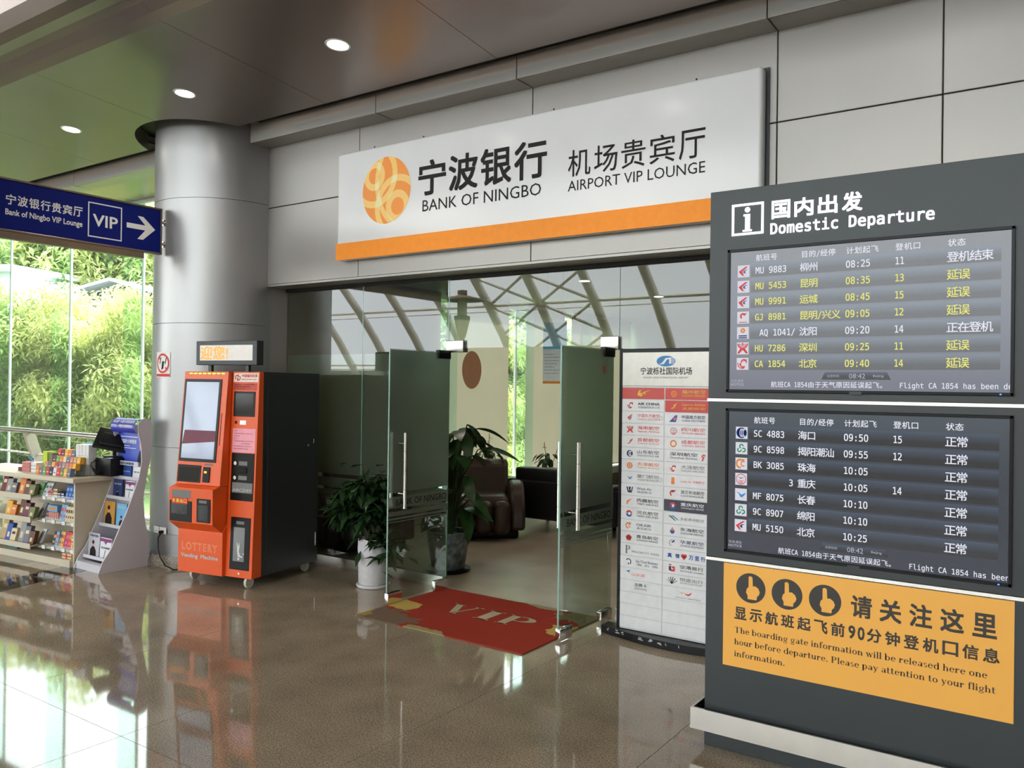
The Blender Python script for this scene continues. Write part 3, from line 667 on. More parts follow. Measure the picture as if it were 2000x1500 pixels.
for i, (x, y) in enumerate([(-4.77, 8.4), (-4.7, 10.3), (-3.1, 9.4), (-2.2, 8.0), (-1.0, 9.4), (-5.8, 6.6), (-3.0, 6.8), (-.9, 6.8)]):
    t = thing('lounge_downlight', 'small round lounge ceiling light ' + ldn[i], 'light', (x, y, 2.95), 0, 'downlights in the lounge ceiling')
    MB().lathe([(.06, 2.945), (.075, 2.943), (.078, 2.949)], x, y, 20, cap=False).build('trim_ring', mat('white frame', 0), t); MB().lathe([(0, 2.944), (.06, 2.944)], x, y, 20, cap=False).build('lens', mlens, t)
    ld = bpy.data.lights.new('spot', 'SPOT'); ld.energy = 24; ld.color = (1, .86, .7); ld.spot_size = 2.3; ld.spot_blend = .8; ld.shadow_soft_size = .06
    lo_ = bpy.data.objects.new('bulb', ld); C.objects.link(lo_); lo_.parent = t; lo_.location = (0, 0, -.03)
#@@KIOSK
# ------------------------------------------------------------------ departure display totem
KX0, KX1, KY = -1.475, -.123, 3.811
kt = thing('departure_display', 'tall dark grey departure display with two flight screens over an orange notice', 'information display', ((KX0 + KX1) / 2, KY + .2, 0))
for nm_, za, zb in (('upper_case', 1.660, 2.648), ('middle_case', .903, 1.645), ('lower_case', .0, .888)):
    MB().box(KX0, KX1, KY, KY + .36, za, zb).build(nm_, M_kiosk, kt, bevel=.002)
for z in (.8885, 1.6455):
    bx('steel_strip', M_steel, KX0 - .002, KX1 + .002, KY - .006, KY + .362, z, z + .014, kt)
bb = MB(); bb.box(KX0 - .05, KX1 + .05, KY - .052, KY - .040, .086, .186); bb.box(KX0 - .05, KX0 - .038, KY - .04, KY + .40, .086, .186); bb.box(KX1 + .038, KX1 + .05, KY - .04, KY + .40, .086, .186)
bb.build('bumper_band', M_steel, kt)
for x in (KX0 + .2, KX1 - .2): bx('band_bracket', M_black, x - .02, x + .02, KY - .04, KY, .10, .17, kt)
bx('band_bracket', M_black, KX0 - .038, KX0, KY + .1, KY + .14, .10, .17, kt)
fk = front(KY - .004)
mlit = emis('lit white lettering', (.93, .92, 1, 1), 2.2)
mb = MB(); e = .010
for a, b, c, d in ((-1.367, -1.217, 2.428, 2.438), (-1.367, -1.217, 2.565, 2.575), (-1.367, -1.357, 2.428, 2.575), (-1.227, -1.217, 2.428, 2.575)): mb.box(a, b, KY - .006, KY - .001, c, d)
mb.build('icon_frame', mlit, kt)
mb = disc(MB(), -1.293, 2.545, .013, .013, fk, n=20); poly(mb, [(-1.312, 2.525), (-1.280, 2.525), (-1.280, 2.452), (-1.271, 2.452), (-1.271, 2.443), (-1.315, 2.443), (-1.315, 2.452), (-1.304, 2.452), (-1.304, 2.515), (-1.312, 2.515)], fk); mb.build('information_icon', mlit, kt)
chars('国内出发', -1.18, -.787, 2.488, 2.572, fk, mlit, kt, .03, .82)
lettering('Domestic Departure', -1.185, -.505, 2.405, 2.472, fk, mlit, kt, .02, 'mono')

def screen_mat(name, lo_, hi_, st):
    m = bpy.data.materials.new(name); m.use_nodes = True; nt = m.node_tree; N = nt.nodes; L = nt.links; b = N['Principled BSDF']
    b.inputs['Base Color'].default_value = (.01, .01, .012, 1); b.inputs['Roughness'].default_value = .22
    tc = N.new('ShaderNodeTexCoord'); sp = N.new('ShaderNodeSeparateXYZ'); L.new(tc.outputs['Generated'], sp.inputs[0])
    cr = N.new('ShaderNodeValToRGB'); L.new(sp.outputs['Z'], cr.inputs[0]); cr.color_ramp.elements[0].color = lo_; cr.color_ramp.elements[1].color = hi_; cr.color_ramp.elements[1].position = .95
    cr.color_ramp.elements[0].position = .35
    L.new(cr.outputs[0], b.inputs['Emission Color']); b.inputs['Emission Strength'].default_value = st; return m
mrow1 = screen_mat('lit row, pale', (.065, .068, .078, 1), (.135, .165, .21, 1), 1); mrow2 = screen_mat('lit row, dark', (.006, .007, .010, 1), (.035, .055, .09, 1), 1)
ms1 = screen_mat('lit screen, pale', (.13, .14, .18, 1), (.15, .16, .18, 1), 1); ms2 = screen_mat('lit screen, dark', (.016, .02, .034, 1), (.035, .05, .065, 1), 1)  # upper screen and rows: reflected brightness mixed into their own glow
tw = emis('screen white text', (.86, .87, .97, 1), .95); ty = emis('screen yellow text', (.88, .86, .22, 1), .95); tg = emis('screen grey text', (.55, .57, .66, 1), .8)
lm = {k: emis('logo ' + k, c, .85) for k, c in dict(red=(.75, .10, .10, 1), blue=(.10, .16, .5, 1), green=(.02, .30, .12, 1), orange=(.85, .30, .06, 1), navy=(.01, .03, .15, 1), sky=(.05, .30, .75, 1), white=(.80, .80, .88, 1)).items()}
LK = list(lm); LM = [lm[k] for k in LK]; li = {k: i for i, k in enumerate(LK)}
def swallow(mb, x, z, s, mf, a='red', b='blue'):
    poly(mb, [(x - .42 * s, z - .02 * s), (x + .18 * s, z + .38 * s), (x + .38 * s, z + .38 * s), (x - .12 * s, z - .02 * s), (x + .02 * s, z - .32 * s), (x + .14 * s, z - .40 * s), (x - .12 * s, z - .34 * s)], mf, li[a])
    poly(mb, [(x - .05 * s, z - .02 * s), (x + .12 * s, z + .10 * s), (x + .38 * s, z + .16 * s), (x + .12 * s, z + .0 * s), (x + .2 * s, z - .2 * s), (x + .0 * s, z - .14 * s)], mf, li[b])
def logo(kind, x, z, s, mf, parent, bg_=True, mats=None, nm_='airline_emblem'):
    mb = MB(); m2 = lambda u, v: (mf(u, v)[0], mf(u, v)[1] - .0006, mf(u, v)[2])
    if bg_: poly(mb, [(x - .5 * s, z - .5 * s), (x + .5 * s, z - .5 * s), (x + .5 * s, z + .5 * s), (x - .5 * s, z + .5 * s)], mf, li['white'])
    if kind == 'swallow': swallow(mb, x, z, s, m2)
    elif kind == 'swallow2': swallow(mb, x, z, s, m2, 'red', 'navy')
    elif kind == 'dragon':
        disc(mb, x, z + .12 * s, .26 * s, .26 * s, m2, li['red'], 16, .6, 4.2, .45); poly(mb, [(x - .05 * s, z + .3 * s), (x + .35 * s, z + .38 * s), (x + .1 * s, z + .12 * s)], m2, li['red'])
        poly(mb, [(x - .35 * s, z - .36 * s), (x + .35 * s, z - .36 * s), (x + .35 * s, z - .42 * s), (x - .35 * s, z - .42 * s)], m2, li['red'])
    elif kind == 'sunring':
        disc(mb, x, z + .2 * s, .2 * s, .2 * s, m2, li['orange'], 20); disc(mb, x, z + .2 * s, .07 * s, .07 * s, lambda u, v: (m2(u, v)[0], m2(u, v)[1] - .0004, v), li['white'], 12)
        for k in (-.2, -.36): poly(mb, [(x - .36 * s, z + k * s), (x + .36 * s, z + k * s), (x + .36 * s, z + (k - .09) * s), (x - .36 * s, z + (k - .09) * s)], m2, li['navy'])
    elif kind == 'hainan':
        disc(mb, x, z + .36 * s, .09 * s, .09 * s, m2, li['red'], 12)
        for q in (.46, .33, .20): disc(mb, x, z + .40 * s, q * s, q * s, m2, li['red'], 18, PI * 1.0, PI * 2, .78)
        poly(mb, [(x - .2 * s, z - .02 * s), (x + .2 * s, z - .02 * s), (x + .45 * s, z - .38 * s), (x + .3 * s, z - .45 * s), (x, z - .12 * s), (x - .3 * s, z - .45 * s), (x - .45 * s, z - .38 * s)], m2, li['red'])
    elif kind == 'phoenix':
        disc(mb, x + .12 * s, z + .15 * s, .26 * s, .26 * s, m2, li['red'], 16, -.4, 3.4, .6); disc(mb, x + .05 * s, z - .05 * s, .26 * s, .30 * s, m2, li['red'], 16, 2.6, 5.6, .62)
        for k in (0, .16): disc(mb, x - .02 * s, z + .0, (.42 - k) * s, (.42 - k) * s, m2, li['red'], 16, 2.9, 5.2, .78 if k else .82)
        poly(mb, [(x - .1 * s, z + .2 * s), (x + .42 * s, z + .4 * s), (x + .3 * s, z + .22 * s)], m2, li['red'])
    elif kind == 'shandong':
        disc(mb, x, z, .44 * s, .44 * s, m2, li['navy'], 28)
        m3 = lambda u, v: (m2(u, v)[0], m2(u, v)[1] - .0005, v)
        for k in (0, .14, .28): disc(mb, x + (.02 + k) * s, z, .20 * s, .36 * s, m3, li['white'], 14, PI * .5, PI * 1.5, .72)
    elif kind == 'spring':
        for a in (0, 2.09, 4.19):
            disc(mb, x + .2 * s * math.cos(a + 1.57), z - .04 * s + .2 * s * math.sin(a + 1.57), .2 * s, .2 * s, m2, li['green'], 16, a, a + 4.4, .5)
    elif kind == 'hexo':
        disc(mb, x - .12 * s, z, .36 * s, .42 * s, m2, li['orange'], 6, 1.2, 5.0, .6); disc(mb, x + .16 * s, z, .22 * s, .26 * s, m2, li['orange'], 14, .8, 5.4, .55); disc(mb, x + .1 * s, z + .32 * s, .2 * s, .08 * s, m2, li['orange'], 12)
    elif kind == 'birdring':
        disc(mb, x, z, .44 * s, .44 * s, m2, li['red'], 26, 0, 2 * PI, .86); poly(mb, [(x - .28 * s, z + .18 * s), (x, z + .02 * s), (x + .28 * s, z + .2 * s), (x, z + .1 * s)], m2, li['navy'])
        for k in (0, .12, .24): poly(mb, [(x - .32 * s, z - .02 * s - k * s), (x, z - .14 * s - k * s), (x + .32 * s, z - .02 * s - k * s), (x, z - .22 * s - k * s)], m2, li['red'])
    elif kind == 'egret':
        poly(mb, [(x - .42 * s, z + .26 * s), (x - .1 * s, z + .1 * s), (x + .05 * s, z - .02 * s), (x + .42 * s, z + .2 * s), (x + .3 * s, z - .05 * s), (x + .12 * s, z - .16 * s), (x + .34 * s, z - .24 * s), (x - .05 * s, z - .2 * s), (x - .15 * s, z + .02 * s)], m2, li['sky'])
    return mb.build(nm_, mats or LM, parent)

def flights(z0, rows, hdrz, tick, tz, tx, mrow, mscr, zin, clockz):
    fr = MB(); a, b, c, d = -1.383, -.217, zin[0] - .012, zin[1] + .012
    for q in ((a, b, c, c + .013), (a, b, d - .013, d), (a, a + .013, c, d), (b - .013, b, c, d)): fr.box(q[0], q[1], KY - .014, KY + .002, q[2], q[3])
    f_ = fr.build('screen_bezel', M_black, kt, bevel=.0015)
    sc = bx('screen', mscr, a + .013, b - .013, KY - .006, KY + .004, c + .013, d - .013, kt)
    f1, f2, f3 = front(KY - .0066), front(KY - .0074), front(KY - .0082)
    for i, r in enumerate(rows):
        z = z0 - i * .0722
        bx('flight_row', mrow, -1.272, -.265, KY - .0071, KY - .0062, z - .028, z + .036, sc)
    def cell(mb, s, x, z, hgt, wch, bold=.010, f=None):
        n_ = sum(2 if ord(ch) > 255 else 1 for ch in s); 
        k = x
        for ch in s: # fixed pitch, as on the display
            wd_ = wch * (2 if ord(ch) > 255 else 1)
            if ch != ' ':
                vs, fs_, x0, x1, y0, y1 = text_mesh('O' if ch == '0' else ch, bold, 'mono' if ord(ch) < 256 else None)
                if ord(ch) > 255: sc_ = hgt / .86; mb.add([f2(k + wd_ * .5 + (x_ - .5) * sc_, z - hgt / 2 + (y_ + .06) * sc_) for x_, y_ in vs], fs_)
                else: sy = hgt * .90 / .53; sx = wd_ / .429; mb.add([f2(k + x_ * sx, z - hgt * .45 + y_ * sy) for x_, y_ in vs], fs_)
            k += wd_
        mb.raw = True
    W_, Y_ = MB(), MB(); G_ = MB()
    for s, x in (('航班号', -1.25), ('目的/经停', -1.045), ('计划起飞', -.852), ('登机口', -.654), ('状态', -.456)): G_ = MB(); cell(G_, s, x, hdrz, .028, .0168); G_.build('column_heading', tw, sc)
    for i, (lg, no, de, ti, ga, stt, yel) in enumerate(rows):
        z = z0 - i * .0722 + .001
        for nm_, tx_, x_c, hc, wc in (('flight_number', no, -1.251 + (.022 if no.startswith('AQ') else 0), .033, .0205), ('destination', de, -1.048, .036, .0196), ('departure_time', ti, -.853, .034, .0205), ('gate_number', ga, -.655, .034, .019), ('flight_status', stt, -.456, .039, .0205)):
            if tx_: t_ = MB(); cell(t_, tx_, x_c, z, hc, wc); t_.build(nm_, ty if yel else tw, sc)
        logo(lg, -1.307, z + .0, .056, f1, sc)
    for k_ in (0, 1): t_ = MB(); cell(t_, tick[k_], tx[k_], tz, .025, .0150 if k_ == 0 else .0158, .006); t_.build('ticker_text', tw, sc)
    t_ = MB(); fit('信息通告', -1.363, -1.30, tz + .008, tz + .022, f2, mb=t_); fit('NOTICE', -1.363, -1.30, tz - .008, tz + .004, f2, bold=.02, mb=t_)
    fit('北京时间', -.925, -.875, clockz - .006, clockz + .006, f3, mb=t_); fit('08:42', -.833, -.767, clockz - .011, clockz + .011, f3, mb=t_); fit('Beijing', -.735, -.693, clockz - .007, clockz + .006, f3, mb=t_)
    t_.build('small_text', tg, sc)
    poly(MB(), [(-.95, clockz - .016), (-.665, clockz - .016), (-.68, clockz + .017), (-.935, clockz + .017)], front(KY - .0076)).build('clock_plate', mrow2, sc)
    disc(MB(), b - .045, c + .006, .004, .003, front(KY - .0147), n=10).build('power_light', emis('blue power light', (.05, .12, 1, 1), 5), kt)
    bx('badge', M_kiosk, -.83, -.78, KY - .0155, KY - .014, c - .004, c + .009, f_)
R1 = [('swallow', 'MU 9883', '柳州', '08:25', '11', '登机结束', 0), ('swallow', 'MU 5453', '昆明', '08:35', '13', '延误', 1), ('swallow', 'MU 9991', '运城', '08:45', '15', '延误', 1),
      ('dragon', 'GJ 8981', '昆明/兴义', '09:05', '12', '延误', 1), ('sunring', 'AQ 1041/', '沈阳', '09:20', '14', '正在登机', 0), ('hainan', 'HU 7286', '深圳', '09:25', '11', '延误', 1), ('phoenix', 'CA 1854', '北京', '09:40', '14', '延误', 1)]
R2 = [('shandong', 'SC 4883', '海口', '09:50', '15', '正常', 0), ('spring', '9C 8598', '揭阳潮汕', '09:55', '12', '正常', 0), ('hexo', 'BK 3085', '珠海', '10:05', '', '正常', 0), ('birdring', '        3', '重庆', '10:05', '14', '正常', 0),
      ('egret', 'MF 8075', '长春', '10:10', '', '正常', 0), ('spring', '9C 8907', '绵阳', '10:10', '', '正常', 0), ('swallow2', 'MU 5150', '北京', '10:25', '', '正常', 0)]
flights(2.256, R1, 2.315, ('航班CA 1854由于天气原因延误起飞。', 'Flight CA 1854 has been de'), 1.729, (-1.174, -.632), mrow1, ms1, (1.703, 2.350), 1.768)
flights(1.500, R2, 1.562, ('航班CA 1854由于天气原因延误起飞。', 'Flight CA 1854 has been'), .973, (-1.132, -.588), mrow2, ms2, (.951, 1.602), 1.013)

mor = mat('notice orange', srgb(252, 184, 84), .4, 0, .015, 4)
nb = bx('notice_board', mor, -1.386, -.207, KY - .004, KY, .403, .884, kt, label='orange notice board')
mdk = mat('notice dark ink', srgb(58, 54, 50), .5); fn = front(KY - .0045); fn2 = front(KY - .0050)
for x, z in ((-1.256, .781), (-1.09, .778), (-.924, .776)):
    d_ = disc(MB(), x, z, .069, .069, fn, n=40).build('hand_symbol', mdk, nb)
    P = [(-.010, .052), (.0, .056), (.008, .050), (.010, .010), (.022, .012), (.036, .002), (.043, -.014), (.038, -.028), (.030, -.036), (.028, -.052), (-.014, -.052), (-.014, -.036), (-.022, -.022), (-.018, -.004), (-.010, .004)]
    poly(MB(), [(x + a, z + b) for a, b in P], fn2).build('pointing_hand', mor, d_)
def spaced(body, u0, u1, v0, v1, mf, m, par, bold):
    n_ = len(body); hgt = v1 - v0; mb = MB(); mb.raw = True; tot = sum(1 if ord(c) > 255 else .52 for c in body); gap = (u1 - u0 - hgt) / (tot - 1); x = u0
    for ch in body:
        w = gap if ord(ch) > 255 else gap * .52
        fit(ch, x, x + (hgt if ord(ch) > 255 else hgt * .5), v0, v1, mf, bold=bold, mb=mb); x += w
    return mb.build('lettering', m, par)
chars('请关注这里', -.815, -.266, .724, .820, fn, mdk, nb, .03, .74)
spaced('显示航班起飞前90分钟登机口信息', -1.332, -.256, .628, .686, fn, mdk, nb, .03)
for s, u1, z in (('The boarding gate information will be released here one', -.296, .563), ('hour before departure. Please pay attention to your flight', -.267, .508), ('information.', -1.093, .452)):
    serif_line(s, -1.331, u1, z, .028, fn).build('lettering', mdk, nb)

# ------------------------------------------------------------------ airline directory stand
st = thing('directory_stand', 'free standing white directory board of airline name strips on a scuffed black base', 'sign board', (-2.2, 5.14, 0), math.radians(0))
PX0, PXm, PX1, PY = -2.605, -2.291, -1.975, 5.14
bs_ = MB(); P = [(-2.2 + .56 * math.cos(a), 5.21 - .16 * (math.sin(a) ** 1)) for a in [PI * k / 20 for k in range(21)]]
P = [(-2.2 - .545, 5.24)] + [(-2.2 - .545 + 1.09 * k / 16, 5.13 - .10 * math.sin(PI * k / 16)) for k in range(17)] + [(-2.2 + .545, 5.24)]
bs_.prism(P, lambda x, y: (x, y, .001), lambda x, y: (x, y, .052)).build('base', M_blackm, st, bevel=.004)
mb = MB(); rn = random.Random(4)
for (x, w) in ((-2.69, .02), (-2.62, .05), (-2.57, .03), (-2.44, .06), (-2.36, .05), (-2.28, .04), (-2.22, .01), (-2.13, .01)):
    y = 5.13 - .10 * math.sin(PI * (x + 2.745) / 1.09) - .0015; z = .038
    yb = 5.13 - .10 * math.sin(PI * (x + w + 2.745) / 1.09) - .0015
    for k in range(4):
        a = rn.uniform(0, .6); z_ = z + rn.uniform(-.012, .008); xx = x + w * a; yy = y + (yb - y) * a; x2 = x + w * min(1, a + .4); y2 = y + (yb - y) * min(1, a + .4)
        mb.raw = True; mb.add([(xx, yy, z_), (x2, y2, z_ - .002), (x2, y2, z_ + .004), (xx, yy, z_ + .006)], [(0, 1, 2, 3)])
mb.build('paint_scuffs', mat('chipped paint', (.5, .5, .5, 1), .8), st)
bx('backing_frame', M_blackm, PX0 - .028, PX1 + .025, PY + .001, PY + .05, .052, 1.975, st, bevel=.003)
bx('ivory_sheet', mat('strip backing', (.62, .62, .63, 1), .4), PX0, PX1, PY - .0022, PY + .002, .056, 1.72, st)
bx('header_plate', mat('ivory header', (.80, .79, .74, 1), .15), PX0, PX1, PY - .004, PY + .001, 1.722, 1.948, st)
fh = front(PY - .0045); fh2 = front(PY - .005)
ink = {k: mat('print ' + k, srgb(*v), .5) for k, v in dict(red=(214, 60, 55), blue=(40, 90, 170), green=(60, 120, 90), orange=(235, 130, 50), navy=(35, 40, 90), sky=(60, 130, 190), white=(235, 235, 238), black=(40, 38, 40), grey=(120, 118, 118), gold=(235, 190, 70), pink=(240, 90, 90)).items()}
PM = [ink.get(k, ink['black']) for k in LK]
mb = disc(MB(), -2.285, 1.888, .070, .036, fh, 5, n=36)
hp = MB(); disc(hp, -2.285, 1.888, .068, .036, fh, n=36); hp.build('oval_emblem', ink['sky'], st)
hp = MB(); poly(hp, [(-2.335, 1.866), (-2.30, 1.868), (-2.278, 1.898), (-2.262, 1.902), (-2.262, 1.87), (-2.25, 1.87), (-2.25, 1.912), (-2.288, 1.908), (-2.31, 1.88)], fh2)
for k in range(5): poly(hp, [(-2.25, 1.872 + k * .009), (-2.222, 1.872 + k * .009), (-2.222, 1.8755 + k * .009), (-2.25, 1.8755 + k * .009)], fh2)
hp.build('emblem_figure', ink['white'], st)
lettering('宁波栎社国际机场', -2.47, -2.10, 1.797, 1.847, fh, ink['black'], st, .02)
lettering('NINGBO LISHE INTERNATIONAL AIRPORT', -2.45, -2.125, 1.772, 1.784, fh, ink['black'], st)
mtile = mat('white name strip', (.77, .77, .79, 1), .25); mtr = mat('red name strip', srgb(200, 62, 55), .25); mtd = mat('navy name strip', srgb(48, 44, 66), .25)
ZP = .0823
A_ = [('gx', 'GX', '', 'gold', 'r'), ('phoenix', 'AIR CHINA', '中国国际航空公司', 'black', ''), ('swallow2', '中国东方航空', 'CHINA EASTERN', 'red', 'k'), ('hainan', '海南航空', 'Hainan Airlines', 'red', ''), ('wing', '首都航空', 'Capital Airlines', 'red', ''),
      ('shandong', '山东航空', 'SHANDONG AIR', 'navy', ''), ('orb', '天津航空', 'Tianjin Airlines', 'orange', ''), ('egret', '厦门航空', 'XIAMENAIR', 'grey', 'k'), ('w', 'West Air', '西部航空', 'navy', ''), ('feather', '西藏航空', 'TIBET AIRLINES', 'black', ''),
      ('orb2', '河北航空', 'HEBEI AIRLINES', 'black', ''), ('hexo', 'OKAIR', '奥凯航空', 'navy', ''), ('petal', '青岛航空', 'QINGDAO AIRLINES', 'black', ''), ('P', 'PRIORITY PASS', '', 'grey', ''), ('moon', 'Sea Cloud Business', '海 云 端', 'navy', ''), ('plane', '山水居', '', 'pink', ''), ('', '龙腾卡', 'DRAGONPASS', 'black', '')]
B_ = [('orb', '福州航空', 'FUZHOU AIRLINES', 'gold', 'r'), ('wing', 'Suparna Airlines', '金鹏航空', 'gold', 'r'), ('tail', '中国南方航空', 'CHINA SOUTHERN', 'navy', ''), ('birdring', '四川航空', 'SICHUAN AIRLINES', 'red', ''), ('ringo', '成都航空', 'CHENGDU AIRLINES', 'red', ''),
      ('shen', '深圳航空', 'Shenzhen Airlines', 'black', ''), ('phoenix', '大连航空', 'DALIAN AIRLINES', 'grey', ''), ('gourd', 'Lucky Air 祥鹏航空', '', 'red', ''), ('dragon2', '浙江长龙航空', 'LOONGAIR', 'black', ''), ('orb2', '重庆航空', 'CHONGQING AIRLINES', 'white', 'd'),
      ('wave', '多彩贵州航空', '', 'black', ''), ('drop', '东海航空', 'DONGHAI AIRLINES', 'black', ''), ('head', '华夏航空', 'CHINA EXPRESS', 'navy', ''), ('heart', '真情  万里行', '', 'blue', ''), ('cube', '空港易行', 'trvok.com', 'black', ''), ('fan', '悦途出行', 'JOYFUL JOURNEY', 'grey', ''), ('ribbon', 'Urumqi Air 乌鲁木齐航空', '', 'navy', '')]
def strip(col, i, d):
    x0, x1 = (PX0, PXm - .004) if col == 0 else (PXm + .004, PX1); z1 = 1.708 - i * ZP; z0 = z1 - ZP + .006
    kind, t1, t2, cl, fl_ = d if d else ('', '', '', 'black', '')
    m = mtr if 'r' in fl_ else mtd if 'd' in fl_ else mtile
    o = MB().box(x0, x1, PY - .004 - .0006 * ((i * 7 + col) % 3), PY + .001, z0, z1).build('name_strip', m, st, bevel=.0008)
    if not d: return
    fz, fz2 = front(PY - .0058), front(PY - .0062); w = x1 - x0; zc2 = (z0 + z1) / 2; lx = x0 + w * .2
    mb = MB(); ext = 'airline_emblem'; s = .052
    if kind in ('phoenix', 'swallow2', 'hainan', 'shandong', 'egret', 'hexo', 'birdring'): logo(kind, lx, zc2, s, fz, o, False, PM)
    elif kind:
        mm = {'orb': 'orange', 'orb2': 'blue', 'wing': 'gold' if 'r' in fl_ else 'red', 'w': 'navy', 'feather': 'orange', 'petal': 'red', 'P': 'grey', 'moon': 'navy', 'plane': 'blue', 'tail': 'blue', 'ringo': 'orange', 'shen': 'red', 'gourd': 'orange', 'dragon2': 'red', 'wave': 'green', 'drop': 'blue', 'head': 'navy', 'heart': 'red', 'cube': 'red', 'fan': 'black', 'ribbon': 'red', 'gx': 'gold'}[kind]
        X = lambda pts: poly(mb, [(lx + a * s, zc2 + b * s) for a, b in pts], fz)
        if kind == 'orb': disc(mb, lx, zc2, .42 * s, .42 * s, fz, n=22, inner=.55); disc(mb, lx, zc2, .15 * s, .15 * s, fz, n=12)
        elif kind == 'orb2':
            disc(mb, lx, zc2, .44 * s, .44 * s, fz, n=18, a0=PI, a1=2 * PI); mb2_ = disc(MB(), lx, zc2, .44 * s, .44 * s, fz, n=18, a0=0, a1=PI); mb2_.build('airline_emblem', ink['red'], o)
            disc(MB(), lx + .06 * s, zc2, .16 * s, .2 * s, fz2, n=14).build('airline_emblem', ink['white'], o)
        elif kind == 'wing': X([(-.45, -.35), (.1, .0), (-.1, .1), (.45, .42), (.2, .0), (.0, -.25)])
        elif kind == 'w':
            for k in (0, .3): X([(-.45 + k, .35), (-.2 + k, -.4), (0 + k, -.4), (-.25 + k, .35)]); X([(-.1 + k, -.4), (.05 + k, -.4), (.25 + k, .4), (.1 + k, .35)])
        elif kind == 'feather': X([(-.4, -.35), (-.35, .1), (.4, .42), (.1, .15), (-.2, -.1), (-.25, -.38)])
        elif kind == 'petal':
            for k in range(5): a = PI / 2 + k * 2 * PI / 5; disc(mb, lx + .24 * s * math.cos(a), zc2 + .22 * s * math.sin(a), .2 * s, .2 * s, fz, n=12)
        elif kind == 'P': R_g, _w = sg('P'); [poly(mb, [(lx - .5 * s + a * 1.3 * s, zc2 - .5 * s + b * 1.5 * s) for a, b in q], fz) for q in R_g]
        elif kind == 'moon': disc(mb, lx, zc2, .42 * s, .42 * s, fz, n=16, a0=-1, a1=2.6, inner=.7); X([(-.1, -.15), (.1, -.15), (0, -.5)])
        elif kind == 'plane': X([(-.4, .3), (.0, .42), (.4, .5), (.1, .3), (.25, .05), (-.05, .25)])
        elif kind == 'tail': X([(-.6, -.42), (.3, -.42), (.5, .45), (.2, .45)]); disc(MB(), lx + .15 * s, zc2 - .02 * s, .17 * s, .2 * s, fz2, n=14).build('airline_emblem', ink['pink'], o)
        elif kind == 'ringo': disc(mb, lx, zc2, .46 * s, .46 * s, fz, n=24, inner=.62)
        elif kind == 'shen': lx = x0 + w * .88; disc(mb, lx, zc2 + .1 * s, .3 * s, .3 * s, fz, n=12, a0=.5, a1=3.6, inner=.5); X([(-.3, -.45), (-.1, -.4), (.1, .1), (-.1, .1)])
        elif kind == 'gourd': disc(mb, lx, zc2 + .22 * s, .22 * s, .22 * s, fz, n=14); disc(mb, lx, zc2 - .2 * s, .25 * s, .25 * s, fz, n=14); poly(mb, [(lx + a * s, zc2 + b * s) for a, b in ((-.2, -.45), (.2, -.45), (.2, .45), (-.2, .45))], fz2)
        elif kind == 'dragon2': disc(mb, lx, zc2, .42 * s, .42 * s, fz, n=16, a0=1.2, a1=4.2, inner=.6); X([(-.2, .3), (.45, .45), (.2, .15), (-.1, .1)])
        elif kind == 'wave': X([(-.6, .3), (-.2, .3), (.5, -.3), (.3, -.3)]); poly(MB(), [(lx - .2 * s, zc2 + .35 * s), (lx + .1 * s, zc2 + .35 * s), (lx + .9 * s, zc2 - .2 * s), (lx + .7 * s, zc2 - .2 * s)], fz2).build('airline_emblem', ink['sky'], o)
        elif kind == 'drop': disc(mb, lx, zc2 - .1 * s, .32 * s, .32 * s, fz, n=16); poly(MB(), [(lx - .22 * s, zc2), (lx, zc2 + .5 * s), (lx + .22 * s, zc2)], fz2).build('airline_emblem', ink['orange'], o)
        elif kind == 'head': disc(mb, lx, zc2, .4 * s, .4 * s, fz, n=16, a0=.3, a1=4.4, inner=.86); X([(-.1, .1), (.35, .45), (.3, .2), (.0, .0)])
        elif kind == 'heart':
            lx = x0 + w * .47; disc(mb, lx - .17 * s, zc2 + .12 * s, .22 * s, .22 * s, fz, n=14); disc(mb, lx + .17 * s, zc2 + .12 * s, .22 * s, .22 * s, fz, n=14); X([(-.36, .02), (.36, .02), (0, -.45)])
        elif kind == 'cube': X([(-.4, .45), (-.05, .45), (-.05, .3), (-.4, .3)]); X([(0, .2), (.4, .2), (.4, -.45), (-.2, -.45), (-.2, -.2), (.2, -.2), (.2, -.05), (0, -.05)]); poly(MB(), [(lx - .4 * s, zc2 + .2 * s), (lx - .1 * s, zc2 + .2 * s), (lx - .1 * s, zc2 - .4 * s), (lx - .4 * s, zc2 - .35 * s)], fz2).build('airline_emblem', ink['navy'], o)
        elif kind == 'fan':
            for a in (-60, -35, -12, 12, 35, 60): a = math.radians(a); X([(-.05, -.45), (.05, -.45), (.85 * math.sin(a) + .05, .85 * math.cos(a) - .42), (.85 * math.sin(a) - .05, .85 * math.cos(a) - .4)])
        elif kind == 'ribbon': lx = x0 + w * .5; X([(-.1, .25), (.2, .1), (.5, .1), (.9, .4), (.8, .1), (.5, -.1), (.2, -.05)]); poly(MB(), [(lx - .9 * s, zc2 + .35 * s), (lx - .4 * s, zc2 + .05 * s), (lx, zc2 + .3 * s), (lx - .4 * s, zc2 + .2 * s)], fz2).build('airline_emblem', ink['gold'], o)
        elif kind == 'gx': lx = x0 + w * .5; X([(-.8, -.1), (-.5, .45), (-.2, .4), (-.5, .1), (-.1, .1), (-.3, -.3), (.1, .2), (1.1, .45), (.3, .1), (.5, -.2), (.1, .0), (-.2, -.45), (-.5, -.35), (-.7, -.3)])
        mb.build('airline_emblem', ink[mm], o)
    tl = x0 + w * .38; tr_ = x0 + w * .9
    if kind in ('gx',): return
    if kind == 'shen': tl, tr_ = x0 + w * .12, x0 + w * .74
    if kind == 'heart': tl, tr_ = x0 + w * .10, x0 + w * .94
    if kind == 'ribbon': tl, tr_ = x0 + w * .3, x0 + w * .85
